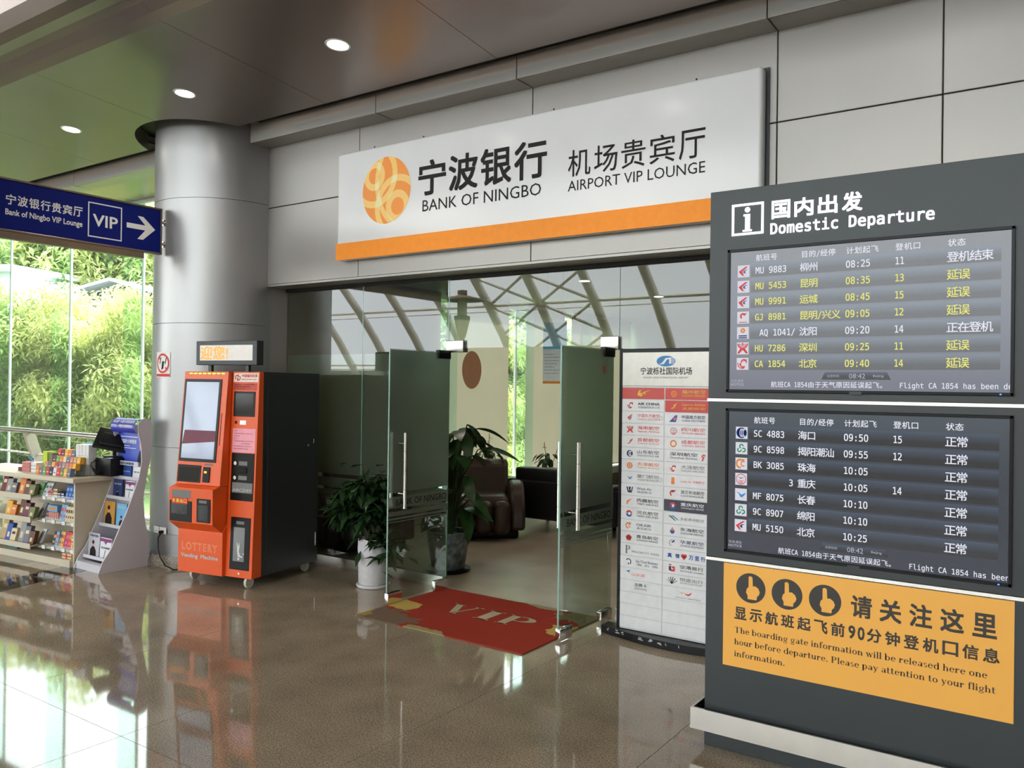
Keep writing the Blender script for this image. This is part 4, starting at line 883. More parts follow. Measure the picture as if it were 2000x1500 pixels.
    if kind == '': tl, tr_ = x0 + w * .35, x0 + w * .65
    if kind in ('w', 'hexo'): tr_ = x0 + w * .74
    if kind == 'plane': tl, tr_ = x0 + w * .28, x0 + w * .6
    tcol = ink['grey'] if kind == 'phoenix' and col else ink[cl]
    if t2:
        big = .024 if ord(t1[0]) > 255 else .018
        fit(t1, tl, tr_, zc2 + .002, zc2 + .002 + big, fz, bold=.008 if t1 != 'AIR CHINA' else .03).build('lettering', tcol, o)
        fit(t2, tl + .003, tr_, zc2 - (.017 if ord(t2[0]) < 256 else .02), zc2 - .004, fz).build('lettering', tcol, o)
    else:
        hh_ = .03 if kind == 'heart' else .02
        if kind == 'ribbon': fit(t1, tl, tr_, z0 + .008, z0 + .02, fz).build('lettering', tcol, o)
        elif kind == 'heart':
            spaced('真情', tl, tl + .085, zc2 - .015, zc2 + .015, fz, tcol, o, .04); spaced('万里行', tl + .15, tr_, zc2 - .015, zc2 + .015, fz, tcol, o, .04)
        elif kind == 'P': serif_line('PRIORITY PASS', tl - .03, tr_ + .01, zc2 - .018, .016, fz).build('lettering', tcol, o) if False else fit(t1, tl - .03, tr_ + .01, zc2 - .018, zc2 - .004, fz).build('lettering', tcol, o)
        else: fit(t1, tl, tr_, zc2 - hh_ / 2, zc2 + hh_ / 2, fz).build('lettering', tcol, o)
    if 'k' in fl_: disc(MB(), x0 + w * .93, zc2, .014, .014, fz, n=18, inner=.86).build('round_mark', ink['grey'], o)
for i in range(20):
    strip(0, i, A_[i] if i < len(A_) else None); strip(1, i, B_[i] if i < len(B_) else None)
#@@MACHINE
# ------------------------------------------------------------------ orange lottery machine (local frame)
RZ = math.radians(9.5)
vm_ = thing('vending_machine', 'orange and charcoal lottery vending machine on castors with a lit message sign on top', 'vending machine', (-6.38, 4.25, 0), RZ)
K = dict(local=True); MATS[vm_.name] = None
def B(name, m, x0, x1, y0, y1, z0, z1, par=vm_, bevel=.002, **k): return MB().box(x0, x1, y0, y1, z0, z1).build(name, m, par, bevel=bevel, local=True, **k)
B('cabinet_body', M_char, 0, .79, .145, .88, .09, 1.80, bevel=.003)
B('side_door', M_char, .7895, .793, .20, .86, .42, 1.78, bevel=.001); B('lower_side_panel', M_char, .7895, .792, .20, .86, .11, .405, bevel=.001)
B('door_handle', M_steel, .792, .80, .835, .845, .24, .36)
lk = MB(); lk.tube([(.793, .72, 1.155), (.799, .72, 1.155)], .012, 14).build('lock', M_steel, vm_, local=True); B('latch', M_steel, .793, .797, .80, .806, 1.17, 1.21)
# left module: lower panel, tray housing, slanted screen panel
def prof(name, P, x0, x1, m, par=vm_, bevel=.002): return MB().prism(P, lambda y, z: (x0, y, z), lambda y, z: (x1, y, z)).build(name, m, par, bevel=bevel, local=True)
prof('lower_panel', [(0, .09), (.144, .09), (.144, .60), (0, .45)], 0, .50, M_orange)
th_ = prof('tray_housing', [(0, .452), (.144, .60), (.144, .84), (-.03, .84), (-.105, .82), (-.105, .53)], 0, .49, M_orange)
def fy(z): return -.035 + (z - .84) / (1.80 - .84) * .085
sp_ = prof('screen_panel', [(fy(.842), .842), (.144, .842), (.144, 1.80), (fy(1.80), 1.80)], 0, .495, M_orange)
def gy(z): return .03 + (z - .09) / 1.71 * .065
cp_ = prof('payment_column', [(gy(.09), .09), (.144, .09), (.144, 1.80), (gy(1.80), 1.80)], .502, .79, M_orange)
def slab(name, m, x0, x1, z0, z1, f, off0, off1, par, bevel=0): # thin box lying on a slanted face
    P = [(f(z0) - off1, z0), (f(z0) - off0, z0), (f(z1) - off0, z1), (f(z1) - off1, z1)]
    return MB().prism(P, lambda y, z: (x0, y, z), lambda y, z: (x1, y, z)).build(name, m, par, bevel=bevel, local=True)
sf = lambda f, o: (lambda u, v: (u, f(v) - o, v))
bz = slab('touch_screen', M_blackm, .015, .432, 1.035, 1.735, fy, -.01, .006, sp_, .002)
mscr = mat('machine screen', (.33, .38, .50, 1), .06, 0, .1, 2, emit=.35)
slab('display', mscr, .040, .408, 1.062, 1.710, fy, 0, .0075, bz)
rf = MB(); P = [(.055, 1.17), (.39, 1.20), (.39, 1.30), (.10, 1.31)]
poly(rf, [(.04, 1.18), (.408, 1.21), (.408, 1.30), (.06, 1.30)], sf(fy, .0082)).build('displayed_banner', flat('screen red', 120, 60, 80), bz)
w_ = slab('ticket_window', M_black, .012, .275, .860, 1.005, fy, -.01, .004, sp_, .002); slab('window_glass', mat('smoked glass', (.012, .012, .012, 1), .08, spec=.3), .03, .255, .872, .985, fy, 0, .005, w_)
cr_ = slab('card_reader', M_black, .305, .378, .868, .995, fy, -.01, .010, sp_, .003); slab('card_light', mat('amber light', (1, .5, .05, 1), .4, emit=.8), .322, .350, .945, .962, fy, 0, .0125, cr_)
slab('speaker_slot', M_dark, .452, .459, 1.18, 1.45, fy, 0, .001, sp_); slab('small_label', flat('grey label', 120, 120, 120), .31, .40, 1.008, 1.024, fy, 0, .001, sp_)
mgd = mat('gold ornament', (.75, .58, .10, 1), .3, .6)
for k in range(8):
    x = .05 + k * .052; mb = MB(); mb.rbox(x, x + .046, .046, .052 + .06, 1.768, 1.795, .008).build('gold_ornament', mgd, sp_, local=True)
tw_ = lambda o: (lambda u, v: (u, -.105 - o, v))
B('tray_label', flat('grey label', 0, 0, 0), .035, .245, -.1065, -.104, .735, .80, th_, bevel=0); B('ticket_outlet', M_black, .01, .262, -.108, -.10, .535, .71, th_); B('outlet_recess', mat('smoked glass', 0), .03, .21, -.1085, -.107, .60, .70, th_, bevel=0)
rl_ = B('outlet_sign', flat('lottery red', 220, 40, 25), .035, .215, -.1095, -.105, .685, .735, th_, bevel=0); spaced('彩票出口', .045, .205, .694, .726, tw_(.005), mat('yellow print', (.9, .75, .08, 1), .5), rl_, .03)
for o_ in [o for o in rl_.children]: pass
sc2 = B('scanner', M_black, .318, .468, -.110, -.10, .545, .74, th_); B('scanner_window', mat('smoked glass', 0), .338, .448, -.1115, -.109, .56, .69, sc2, bevel=0); B('scanner_label', flat('grey label', 0, 0, 0), .345, .43, -.1115, -.109, .705, .728, sc2, bevel=0)
# payment column
hl = slab('header_label', flat('machine white', 240, 235, 225), .512, .780, 1.715, 1.788, gy, 0, .002, cp_)
lred = flat('lottery red', 0, 0, 0); m3 = sf(gy, .0028)
mb = disc(MB(), .548, 1.752, .022, .022, m3, n=20, inner=.6, a0=.3, a1=4.2); disc(mb, .566, 1.748, .022, .022, m3, n=20, inner=.6, a0=3.4, a1=7.4); poly(mb, [(.552, 1.72), (.56, 1.72), (.566, 1.78), (.558, 1.78)], m3); mb.build('round_emblem', lred, hl)
fit('中国福利彩票', .60, .77, 1.752, 1.780, m3, bold=.02).build('lettering', lred, hl); fit('CHINA WELFARE LOTTERY', .60, .765, 1.731, 1.742, m3, bold=.01).build('lettering', lred, hl)
rd = slab('red_notice', flat('notice red', 205, 80, 60), .505, .765, 1.645, 1.705, gy, 0, .001, cp_)
for k, s in enumerate(('销售票种：详见选号界面', '客服电话及服务时间', '兑 奖 须 知')): fit(s, .52, .52 + (.22, .17, .12)[k], 1.688 - k * .018, 1.698 - k * .018, sf(gy, .002)).build('lettering', flat('dark red print', 70, 20, 20), rd)
sc3 = slab('upper_screen', M_blackm, .525, .755, 1.425, 1.635, gy, -.01, .004, cp_, .002); slab('display', mat('smoked glass', 0), .545, .738, 1.445, 1.618, gy, 0, .005, sc3)
mb = MB(); mb.tube([(.556, gy(1.375) - .002, 1.375), (.556, gy(1.375) + .01, 1.375)], .013, 14).build('camera_eye', M_black, cp_, local=True)
slab('steel_plate', M_steel, .60, .665, 1.358, 1.392, gy, 0, .002, cp_)
pk = slab('pink_notice', flat('pink paper', 245, 165, 180), .525, .772, 1.125, 1.325, gy, 0, .0012, cp_)
mb = MB(); fz = sf(gy, .0018)
for k, (a, b) in enumerate(((.54, .575), (.545, .74), (.54, .6), (.54, .57), (.55, .745), (.62, .72), (.54, .735), (.54, .70))):
    fit('请将机器屏幕朝上扫描此处说明'[:max(2, int((b - a) / .014))], a, b, 1.300 - k * .021, 1.308 - k * .021, fz, mb=mb)
mb.build('small_print', flat('pink print', 120, 50, 70), pk)
pp = slab('payment_panel', M_black, .528, .772, .725, 1.120, gy, -.01, .003, cp_)
for z in (1.035, .915):
    MB().tube([(.575, gy(z) - .012, z), (.575, gy(z), z)], .016, 16).build('lock', M_steel, pp, local=True); slab('plate', flat('grey label', 0, 0, 0), .608, .700, z - .017, z + .017, gy, 0, .0045, pp)
slab('coin_mouth', mat('smoked glass', 0), .60, .70, .953, .998, gy, 0, .012, pp, .004)
kl = slab('keypad_label', flat('grey label', 0, 0, 0), .545, .765, .79, .875, gy, 0, .0045, pp); fit('ABCDEF', .55, .755, .80, .825, sf(gy, .0052)).build('lettering', flat('pale print', 200, 200, 200), kl)
bxw = slab('dispenser_door', M_black, .548, .760, .155, .588, gy, -.01, .004, cp_, .003)
slab('dispenser_glass', mat('grey glass', (.16, .17, .17, 1), .08), .585, .705, .225, .505, gy, 0, .0052, bxw); slab('plate', flat('grey label', 0, 0, 0), .61, .695, .53, .556, gy, 0, .0055, bxw)
fz = sf(gy, .0062); mb = MB() # white falling figure
poly(mb, [(.630, .300), (.650, .305), (.656, .345), (.650, .385), (.640, .345), (.628, .380), (.622, .378), (.628, .34)], fz); poly(mb, [(.632, .30), (.652, .305), (.662, .275), (.69, .268), (.688, .258), (.655, .262), (.640, .262)], fz); disc(mb, .648, .247, .011, .012, fz, n=12); disc(mb, .698, .290, .006, .007, fz, n=8)
mb.build('figure_mark', flat('pale print', 0, 0, 0), bxw)
MB().tube([(.655, gy(.12) - .004, .125), (.655, gy(.12), .125)], .009, 12).build('lock', M_steel, cp_, local=True)
# printed words on the lower panel, outlined LOTTERY
lp = [o for o in vm_.children if o.name.startswith('lower_panel')][0]
ml = lambda u, v: (u, -.0012, v); mpal = flat('pale orange print', 250, 170, 130)
def outline_text(s, u0, u1, v0, v1):
    c = bpy.data.curves.new('t', 'FONT'); c.body = s; c.fill_mode = 'NONE'; c.bevel_depth = .022; c.bevel_resolution = 0; c.space_character = 1.25; c.resolution_u = 3
    o = bpy.data.objects.new('t', c); C.objects.link(o); me = bpy.data.meshes.new_from_object(o.evaluated_get(bpy.context.evaluated_depsgraph_get()))
    xs_ = [v.co.x for v in me.vertices]; ys_ = [v.co.y for v in me.vertices]; a, b, c_, d = min(xs_), max(xs_), min(ys_), max(ys_)
    mb = MB(); mb.raw = True; mb.add([(u0 + (v.co.x - a) / (b - a) * (u1 - u0), -.001 + v.co.z * .03, v0 + (v.co.y - c_) / (d - c_) * (v1 - v0)) for v in me.vertices], [list(p.vertices) for p in me.polygons])
    bpy.data.objects.remove(o); bpy.data.curves.remove(c); bpy.data.meshes.remove(me); return mb.build('lettering', mpal, lp, local=True)
outline_text('LOTTERY', .045, .445, .278, .345); fit('Vending  Machine', .035, .455, .205, .250, ml, bold=.03).build('lettering', flat('pale print', 0, 0, 0), lp)
# lit message sign
B('sign_post', M_char, .255, .29, .06, .09, 1.80, 1.86); B('sign_post', M_char, .665, .70, .06, .09, 1.80, 1.86)
ls = B('message_sign', M_char, .14, .81, .035, .115, 1.855, 2.058, bevel=.004)
B('sign_screen', mat('message screen', (.62, .58, .55, 1), .15, emit=.25), .185, .765, .033, .036, 1.893, 2.022, ls, bevel=0)  # whitish reflection put into the screen colour and its glow
fit('迎您!', .19, .50, 1.900, 2.015, lambda u, v: (u, .0318, v), bold=.02).build('lettering', emis('amber led', (1, .38, .08, 1), 1.6), ls)
mcast = mat('ivory castor', (.62, .62, .52, 1), .4)
for x, y in ((.70, .085), (.70, .80), (.06, .12), (.06, .80)):
    c_ = MB(); c_.lathe([(.012, 0), (.047, 0), (.05, .006), (.05, .020), (.047, .026), (.012, .026)], 0, 0, 24)
    c_.v = [(x + vz, y + vy, .0505 + vx) for vx, vy, vz in c_.v]; w = c_.build('castor', mcast, vm_, local=True)
    MB().box(x + .005, x + .021, y - .012, y + .012, .045, .092).build('fork', M_steel, w, local=True)

# notice, socket and cable on the column
def on_col(u, v, o=.002):
    a = math.radians(-90) + u; r = .62 + o; return (cc[0] + r * math.cos(a), cc[1] + r * math.sin(a), v)
def cpatch(mb, a0, a1, z0, z1, o, mi=0, n=6):
    mb.raw = True
    vs = []
    for k in range(n + 1): a = a0 + (a1 - a0) * k / n; vs += [on_col(a, z0, o), on_col(a, z1, o)]
    mb.add(vs, [(2 * k, 2 * k + 2, 2 * k + 3, 2 * k + 1) for k in range(n)], mi); return mb
ns = thing('no_smoking_sign', 'small white and red no smoking notice on the silver column', 'sign', (-7.05, 4.51, 1.75))
cpatch(MB(), -.175, .172, 1.750, 1.985, .003).build('plate', M_paper, ns); mrd = flat('sign red', 208, 48, 45)
cpatch(MB(), -.168, .165, 1.757, 1.782, .004).build('red_band', mrd, ns)
f4 = lambda o: (lambda u, v: on_col(u, v, o))
disc(MB(), 0, 1.880, .155, .092, f4(.0045), n=36, inner=.8).build('red_ring', mrd, ns)
mb = MB(); poly(mb, [(-.03, 1.82), (.02, 1.83), (.04, 1.90), (-.01, 1.90)], f4(.004)); poly(mb, [(-.08, 1.88), (-.05, 1.94), (-.035, 1.935), (-.06, 1.875)], f4(.004)); poly(mb, [(.05, 1.88), (.08, 1.935), (.095, 1.93), (.065, 1.87)], f4(.004)); mb.build('cigarette', M_ink, ns)
poly(MB(), [(-.115, 1.935), (-.095, 1.947), (.115, 1.825), (.095, 1.813)], f4(.0052)).build('red_slash', mrd, ns)
sk = thing('wall_socket', 'pair of white wall sockets low on the silver column with a black plug in one', 'socket', (-7.05, 4.51, .27))
for a in (-.165, .0):
    p = MB(); cpatch(p, a + .005, a + .155, .275, .360, .012); cpatch(p, a + .005, a + .155, .275, .275, .0); p.build('socket_plate', M_paper, sk)
    for da in (.05, .095): cpatch(MB(), a + da, a + da + .012, .312, .326, .0125, n=1).build('slot', M_ink, sk)
pcb = on_col(.08, .31, .03); cb = MB()
cb.tube([on_col(.08, .318, .012), on_col(.08, .318, .045)], .016, 12); cb.tube([pcb, on_col(.08, .27, .06), on_col(.10, .18, .07), on_col(.16, .10, .08), on_col(.28, .035, .10), on_col(.42, .012, .13), (-6.60, 4.62, .010), (-6.45, 4.75, .0085)], .006, 8)
tagit(cb.build('power_cable', M_black), 'black power cable with plug hanging from the column socket down to the lottery machine', 'cable')
tagit(MB().tube([on_col(-.10, .14, .045), on_col(-.06, .06, .09), on_col(.05, .012, .14), on_col(.2, .0085, .16)], .004, 8).build('thin_cable', mat('grey cable', (.1, .1, .1, 1), .5)), 'thin grey cable lying at the foot of the column behind the brochure rack', 'cable')

# ------------------------------------------------------------------ brochure rack
rk = thing('brochure_rack', 'tall lilac white curved brochure rack with blue rolled header', 'brochure stand', (-7.33, 4.2, 0))
SP = [(3.964, 0), (4.001, .094), (4.078, .203), (4.155, .376), (4.217, .507), (4.28, .671), (4.336, .822), (4.362, .977), (4.353, 1.119), (4.325, 1.222), (4.318, 1.28), (4.328, 1.324), (4.352, 1.356), (4.386, 1.37), (4.438, 1.353), (4.46, 1.30), (4.465, 1.225), (4.456, 1.034), (4.404, .785), (4.381, .629), (4.401, .422), (4.442, .243), (4.453, 0)]
mrk = mat('lilac white board', (.62, .60, .66, 1), .4, 0, .015)
xL, xR = -7.545, -7.125
for a, b in ((xR - .012, xR), (xL, xL + .012)): MB().prism(SP, lambda y, z: (a, y, z), lambda y, z: (b, y, z)).build('side_panel', mrk, rk)
MB().prism([(4.42, 0), (4.44, 0), (4.43, .2), (4.385, .42), (4.37, .629), (4.39, .785), (4.44, 1.034), (4.45, 1.3), (4.43, 1.3), (4.42, 1.034), (4.37, .785), (4.35, .629), (4.365, .42), (4.41, .2)], lambda y, z: (xL + .012, y, z), lambda y, z: (xR - .012, y, z)).build('back_panel', mrk, rk)
mbl_ = mat('header blue', (.035, .04, .42, 1), .4)
P = [(4.30 + .0 + .062 + .075 * math.cos(a), 1.285 + .075 * math.sin(a)) for a in [PI * k / 14 + PI * .25 for k in range(15)]]
hd = MB(); vs = []
for y, z in P: vs += [(xL + .013, y, z), (xR - .013, y, z)]
hd.add(vs, [(2 * k, 2 * k + 2, 2 * k + 3, 2 * k + 1) for k in range(14)], 0, True); hd.raw = True; hdo = hd.build('rolled_header', mbl_, rk)
def hmap(u, v, o=.0015): # v = angle around the roll
    return (u, 4.362 + (.075 + o) * math.cos(v), 1.285 + (.075 + o) * math.sin(v))
mb = MB(); fit('用心服务一中国积分管理创造价值', xL + .04, xR - .03, -math.radians(152), -math.radians(128), lambda u, v: hmap(u, -v), mb=mb, bold=.02); fit('学习中心一中国积分制管理创始人', xL + .03, xR - .03, -math.radians(185), -math.radians(163), lambda u, v: hmap(u, -v), mb=mb, bold=.02)
# flip upright: angle decreases downward on the front of the roll
mb.build('lettering', bw_, hdo)
fr_ = front(4.372)
bp = bx('blue_poster', mat('poster blue', (.03, .07, .50, 1), .4), xL + .015, xR - .015, 4.374, 4.378, .955, 1.225, rk)
fit('中国积分制管理', xL + .05, xR - .11, 1.125, 1.165, fr_, bold=.02).build('lettering', bw_, bp); mb = MB()
for k, z in enumerate((1.185, 1.10, 1.08)): poly(mb, [(xL + .05, z), (xL + (.33, .2, .3)[k], z), (xL + (.33, .2, .3)[k], z + .006), (xL + .05, z + .006)], fr_)
mb.build('fine_print', bw_, bp)
poly(MB(), [(xR - .10, .96), (xR - .016, .96), (xR - .016, 1.07), (xR - .06, 1.06)], fr_).build('portrait_coat', M_ink, bp); disc(MB(), xR - .035, 1.12, .026, .05, fr_, n=18).build('portrait_face', flat('skin tone', 215, 160, 130), bp)
bx('title_lip', mrk, xL + .012, xR - .012, 4.33, 4.342, .925, .965, rk); fit('中国积分制管理', xL + .06, xR - .08, .932, .956, front(4.3290), bold=.03).build('lettering', flat('navy print', 30, 35, 90), rk)
tiers = [(4.335, .80), (4.27, .62), (4.20, .37), (4.05, .10)]
for k, (y, z) in enumerate(tiers): bx('tier_floor', mrk, xL + .012, xR - .012, y, 4.40, z - .008, z, rk); bx('tier_lip', mrk, xL + .012, xR - .012, y - .006, y, z - .008, z + .022, rk)
bx('foot', mrk, xL + .012, xR - .012, 3.985, 4.05, 0, .07, rk)
def booklet(name, lbl, x0, x1, y, z, h, col, grp='brochures in the curved rack', top=None, person=None, fig=None, txt=None, lean=.05):
    t = thing(name, lbl, 'brochure', ((x0 + x1) / 2, y, z), 0, grp)
    f = lambda v: y + (v - z) * lean
    MB().prism([(f(z), z + .001), (f(z) + .008, z + .001), (f(z + h) + .008, z + h), (f(z + h), z + h)], lambda a, b: (x0, a, b), lambda a, b: (x1, a, b)).build('cover', col, t)
    mp = lambda u, v: (x0 + u * (x1 - x0), f(z + v * h) - .0008, z + v * h); mp2 = lambda u, v: (x0 + u * (x1 - x0), f(z + v * h) - .0014, z + v * h)
    if top: poly(MB(), [(0, .8), (1, .8), (1, .97), (0, .97)] if not fig == 'v' else [(0, .82), (.35, .82), (.5, .68), (.65, .82), (1, .82), (1, .97), (0, .97)], mp).build('title_band', top, t)
    if txt: fit(txt[0], .12, .88, txt[1], txt[1] + .10, mp2, bold=.02).build('title', txt[2], t)
    if person: 
        u, s = person; poly(MB(), [(u - .26 * s, .02), (u - .24 * s, .28 * s), (u - .08 * s, .42 * s), (u + .10 * s, .42 * s), (u + .26 * s, .26 * s), (u + .28 * s, .02)], mp).build('printed_jacket', M_ink, t)
        disc(MB(), u, .53 * s, .09 * s, .10 * s, mp, n=14).build('printed_face', flat('skin tone', 0, 0, 0), t); disc(MB(), u, .59 * s, .10 * s, .075 * s, mp2, n=14).build('printed_hair', M_ink, t)
    if fig == 'v': poly(MB(), [(.35, .05), (.42, .05), (.55, .42), (.47, .42)], mp).build('printed_figure', flat('grey label', 0, 0, 0), t)
    return t
nv = flat('navy print', 0, 0, 0); pur = flat('purple', 130, 50, 120)
bkb = flat('booklet blue', 40, 80, 160); bkd = flat('booklet dark blue', 35, 55, 110); bkw = flat('booklet white', 225, 225, 230); bko = flat('booklet ochre', 200, 145, 60); bks = flat('booklet sky', 110, 175, 220); pr = flat('pale print', 0, 0, 0)
booklet('brochure', 'plain blue brochure on the top tier of the curved rack', xL + .08, xL + .24, 4.362, .80, .125, bkb, txt=('积分管理', .45, pr)); booklet('brochure', 'white brochure on the top tier of the curved rack, beside the plain blue one', xL + .27, xL + .40, 4.362, .80, .12, bkw, txt=('管理', .5, nv))
booklet('brochure', 'dark blue booklet with a figure, second tier of the curved rack', xL + .05, xL + .20, 4.30, .62, .17, bkd, txt=('积分管理', .7, pr), person=(.5, .7)); booklet('brochure', 'white booklet with purple wedge, second tier of the curved rack', xL + .25, xL + .395, 4.30, .62, .165, bkw, top=pur, fig='v', txt=('积分制管理', .48, nv))
booklet('brochure', 'ochre booklet picturing a person in black, third tier of the curved rack', xL + .03, xL + .20, 4.228, .37, .22, bko, person=(.42, 1.25)); booklet('brochure', 'sky blue booklet picturing a small person, third tier of the curved rack', xL + .23, xL + .395, 4.228, .37, .215, bks, person=(.5, .75), txt=('积分', .8, pr))
booklet('brochure', 'grey white booklet with a portrait in black, bottom tier of the curved rack', xL + .02, xL + .205, 4.085, .10, .215, flat('booklet grey', 190, 190, 200), person=(.45, 1.05), txt=('中国积分管理', .84, nv)); booklet('brochure', 'white booklet with purple wedge, bottom tier of the curved rack', xL + .22, xL + .40, 4.085, .10, .19, bkw, top=pur, fig='v', txt=('积分制管理', .48, nv))
#@@SHELF
MATS['vending_machine'] = None
# ------------------------------------------------------------------ shop shelf with goods
SR = math.radians(5); SO = Vector((-7.56, 3.95, 0))
sh_ = thing('display_shelf', 'cream gondola shop shelf with an overhanging counter top next to the curved rack', 'shelf', SO, SR); MATS[sh_.name] = None
mcr = mat('cream shelf steel', (.62, .55, .42, 1), .4, 0, .02)
def SB(name, m, x0, x1, y0, y1, z0, z1, par=sh_, bevel=.002): return MB().box(x0, x1, y0, y1, z0, z1).build(name, m, par, bevel=bevel, local=True)
SB('back_panel', mcr, -1.9, -.02, .44, .46, .05, .775); SB('end_panel', mcr, -.02, .0, .03, .46, 0, .775); SB('base_plinth', mcr, -1.9, -.02, 0.0, .44, .0, .065)
SB('counter_top', mcr, -1.9, .06, -.03, .48, .776, .818, bevel=.004)
for z in (.60, .385, .135):
    SB('shelf_board', mcr, -.62, -.02, .075, .44, z - .015, z); SB('price_rail', M_acr, -.62, -.02, .062, .068, z - .02, z + .03, bevel=0)
    SB('shelf_board', mcr, -1.9, -.63, .0, .44, z - .01, z + .005); SB('shelf_lip', mcr, -1.9, -.63, -.008, .0, z - .03, z + .022)
    for x in (-.55, -.40, -.24, -.10): SB('price_card', M_paper, x, x + .05, .058, .061, z - .022, z + .012, bevel=0)
SM = Matrix.Translation(SO) @ Matrix.Rotation(SR, 4, 'Z')
PC = dict(red=(200, 60, 50), orange=(225, 130, 50), amber=(235, 175, 60), green=(90, 170, 90), mauve=(140, 105, 125), plum=(110, 50, 75), slate=(110, 115, 130), rose=(205, 130, 125), cream=(225, 205, 165), navy=(45, 45, 80), white=(222, 222, 222), blue=(40, 85, 170), pink=(220, 90, 140), brown=(105, 65, 45), lime=(190, 210, 50), grey=(150, 150, 150), olive=(120, 125, 80), teal=(60, 110, 120), maroon=(110, 25, 30), sky=(120, 170, 210), tan=(190, 160, 110), magenta=(175, 50, 110), scarlet=(215, 60, 55), black=(30, 30, 32))
def pm(c): return flat('goods ' + c, *PC[c])
used = {}
def goods(name, label, cat, x, y, z, w, d, h, c, group, lean=0, rz=0, deco=None, tilt=0):
    p = SM @ Vector((x + w / 2, y, z)); t = thing(name, label, cat, p, SR + rz, group); MATS[t.name] = None
    sh = lean * h
    MB().prism([(0, 0.0005), (d, 0.0005), (d + sh, h), (sh, h)], lambda a, b: (-w / 2 + tilt * b, a, b), lambda a, b: (w / 2 + tilt * b, a, b)).build('pack', pm(c), t, bevel=.0015, local=True)
    mp = lambda u, v: (-w / 2 + u * w + tilt * v * h, sh * v - .0008, v * h)
    if deco:
        mb = MB()
        for (a, b, e, f_) in deco[1]: poly(mb, [(a, e), (b, e), (b, f_), (a, f_)], mp)
        mb.build('printed_front', pm(deco[0]), t, local=True)
    return t
ordn = ['first', 'second', 'third', 'fourth', 'fifth', 'sixth', 'seventh', 'eighth', 'ninth', 'tenth', 'eleventh', 'twelfth']
for r_i, (row, xL_, yy, zz, hh, cols) in enumerate((('front', -.62, .03, .818, .075, 'orange mauve green red navy white scarlet olive amber slate'.split()), ('second', -.58, .09, .872, .062, 'rose slate amber red mauve grey rose orange amber'.split()), ('third', -.55, .15, .925, .062, 'plum green orange cream slate rose tan amber'.split()), ('top', -.565, .21, .975, .072, 'scarlet plum amber orange slate'.split()))):
    if r_i: st_ = thing('riser_step', 'clear acrylic step under the %s row of small packets on the counter' % row, 'display riser', SM @ Vector((-.3, yy, .818)), SR, 'acrylic steps of the counter display'); MATS[st_.name] = None; MB().box(-.30, .27, 0, .055, 0, zz - .819).build('step', M_acr, st_, local=True)
    for k, c in enumerate(cols):
        w = .052; goods('packet', '%s packet, %s in the %s row of the counter display' % (c, ordn[k], row), 'packet', xL_ + k * (w + .002), yy, zz, w - .003, .045, hh, c, 'small packets stepped up on the counter', .15, deco=('white' if c != 'white' else 'navy', [(.2, .8, .35, .45)]), tilt=-.12 if row == 'front' and k < 5 else 0)
for k in range(4): goods('white_box', 'upright white slim box on the top step, %s from the monitor' % ordn[3 - k], 'box', -.285 + k * .05, .215, 1.0, .046, .08, .105, 'white', 'upright white boxes beside the monitor')
sb_ = thing('riser_step', 'white block under the upright white boxes on the counter', 'display riser', SM @ Vector((-.187, .215, .818)), SR); MATS[sb_.name] = None; MB().box(-.10, .10, 0, .09, 0, .181).build('block', pm('white'), sb_, bevel=.003, local=True)
goods('tall_box', 'tall lime green box left standing on the counter beside the stepped packets', 'box', -.72, .16, .818, .07, .09, .20, 'lime', 'tall boxes on the counter'); goods('tall_box', 'dull olive box next to the tall lime green box on the counter', 'box', -.645, .17, .818, .06, .09, .19, 'olive', 'tall boxes on the counter')
for k in range(3): goods('wave_box', 'pale box with brown wave pattern, %s of the stack on the counter' % ('lowest', 'middle', 'topmost')[k], 'box', -.93, .08, .818 + k * .032, .13, .12, .031, 'rose', 'stacked wave patterned boxes', deco=('maroon', [(.02, .18, .3, .42), (.18, .34, .55, .67), (.34, .5, .3, .42), (.5, .66, .55, .67), (.66, .82, .3, .42), (.82, .98, .55, .67)]))
for k in range(3): goods('flat_white_box', 'flat white box beside the wave patterned stack, %s of three' % ('lowest', 'middle', 'topmost')[k], 'box', -.80, .09, .818 + k * .032, .09, .12, .030, 'white', 'stacked flat white boxes')
goods('flat_box', 'dark maroon flat box at the garden end of the counter', 'box', -1.03, .10, .818, .09, .1, .035, 'maroon', None)
fgm = thing('figurine', 'tiny glossy blue animal ornament standing on the wave patterned boxes', 'ornament', SM @ Vector((-.83, .12, .9145)), SR); MATS[fgm.name] = None
mb = MB(); mfb = mat('glossy blue', (.03, .2, .5, 1), .15)
for dx in (-.016, .016): mb.tube([(dx, 0, 0), (dx, 0, .02)], .005, 8)
mb.tube([(-.024, 0, .024), (-.010, 0, .030), (.010, 0, .031), (.022, 0, .026)], [.006, .012, .013, .007], 12); mb.build('body', mfb, fgm, local=True); MB().tube([(-.020, 0, .034), (-.026, 0, .046), (-.032, 0, .046)], [.009, .010, .004], 10).build('head', mfb, fgm, local=True)
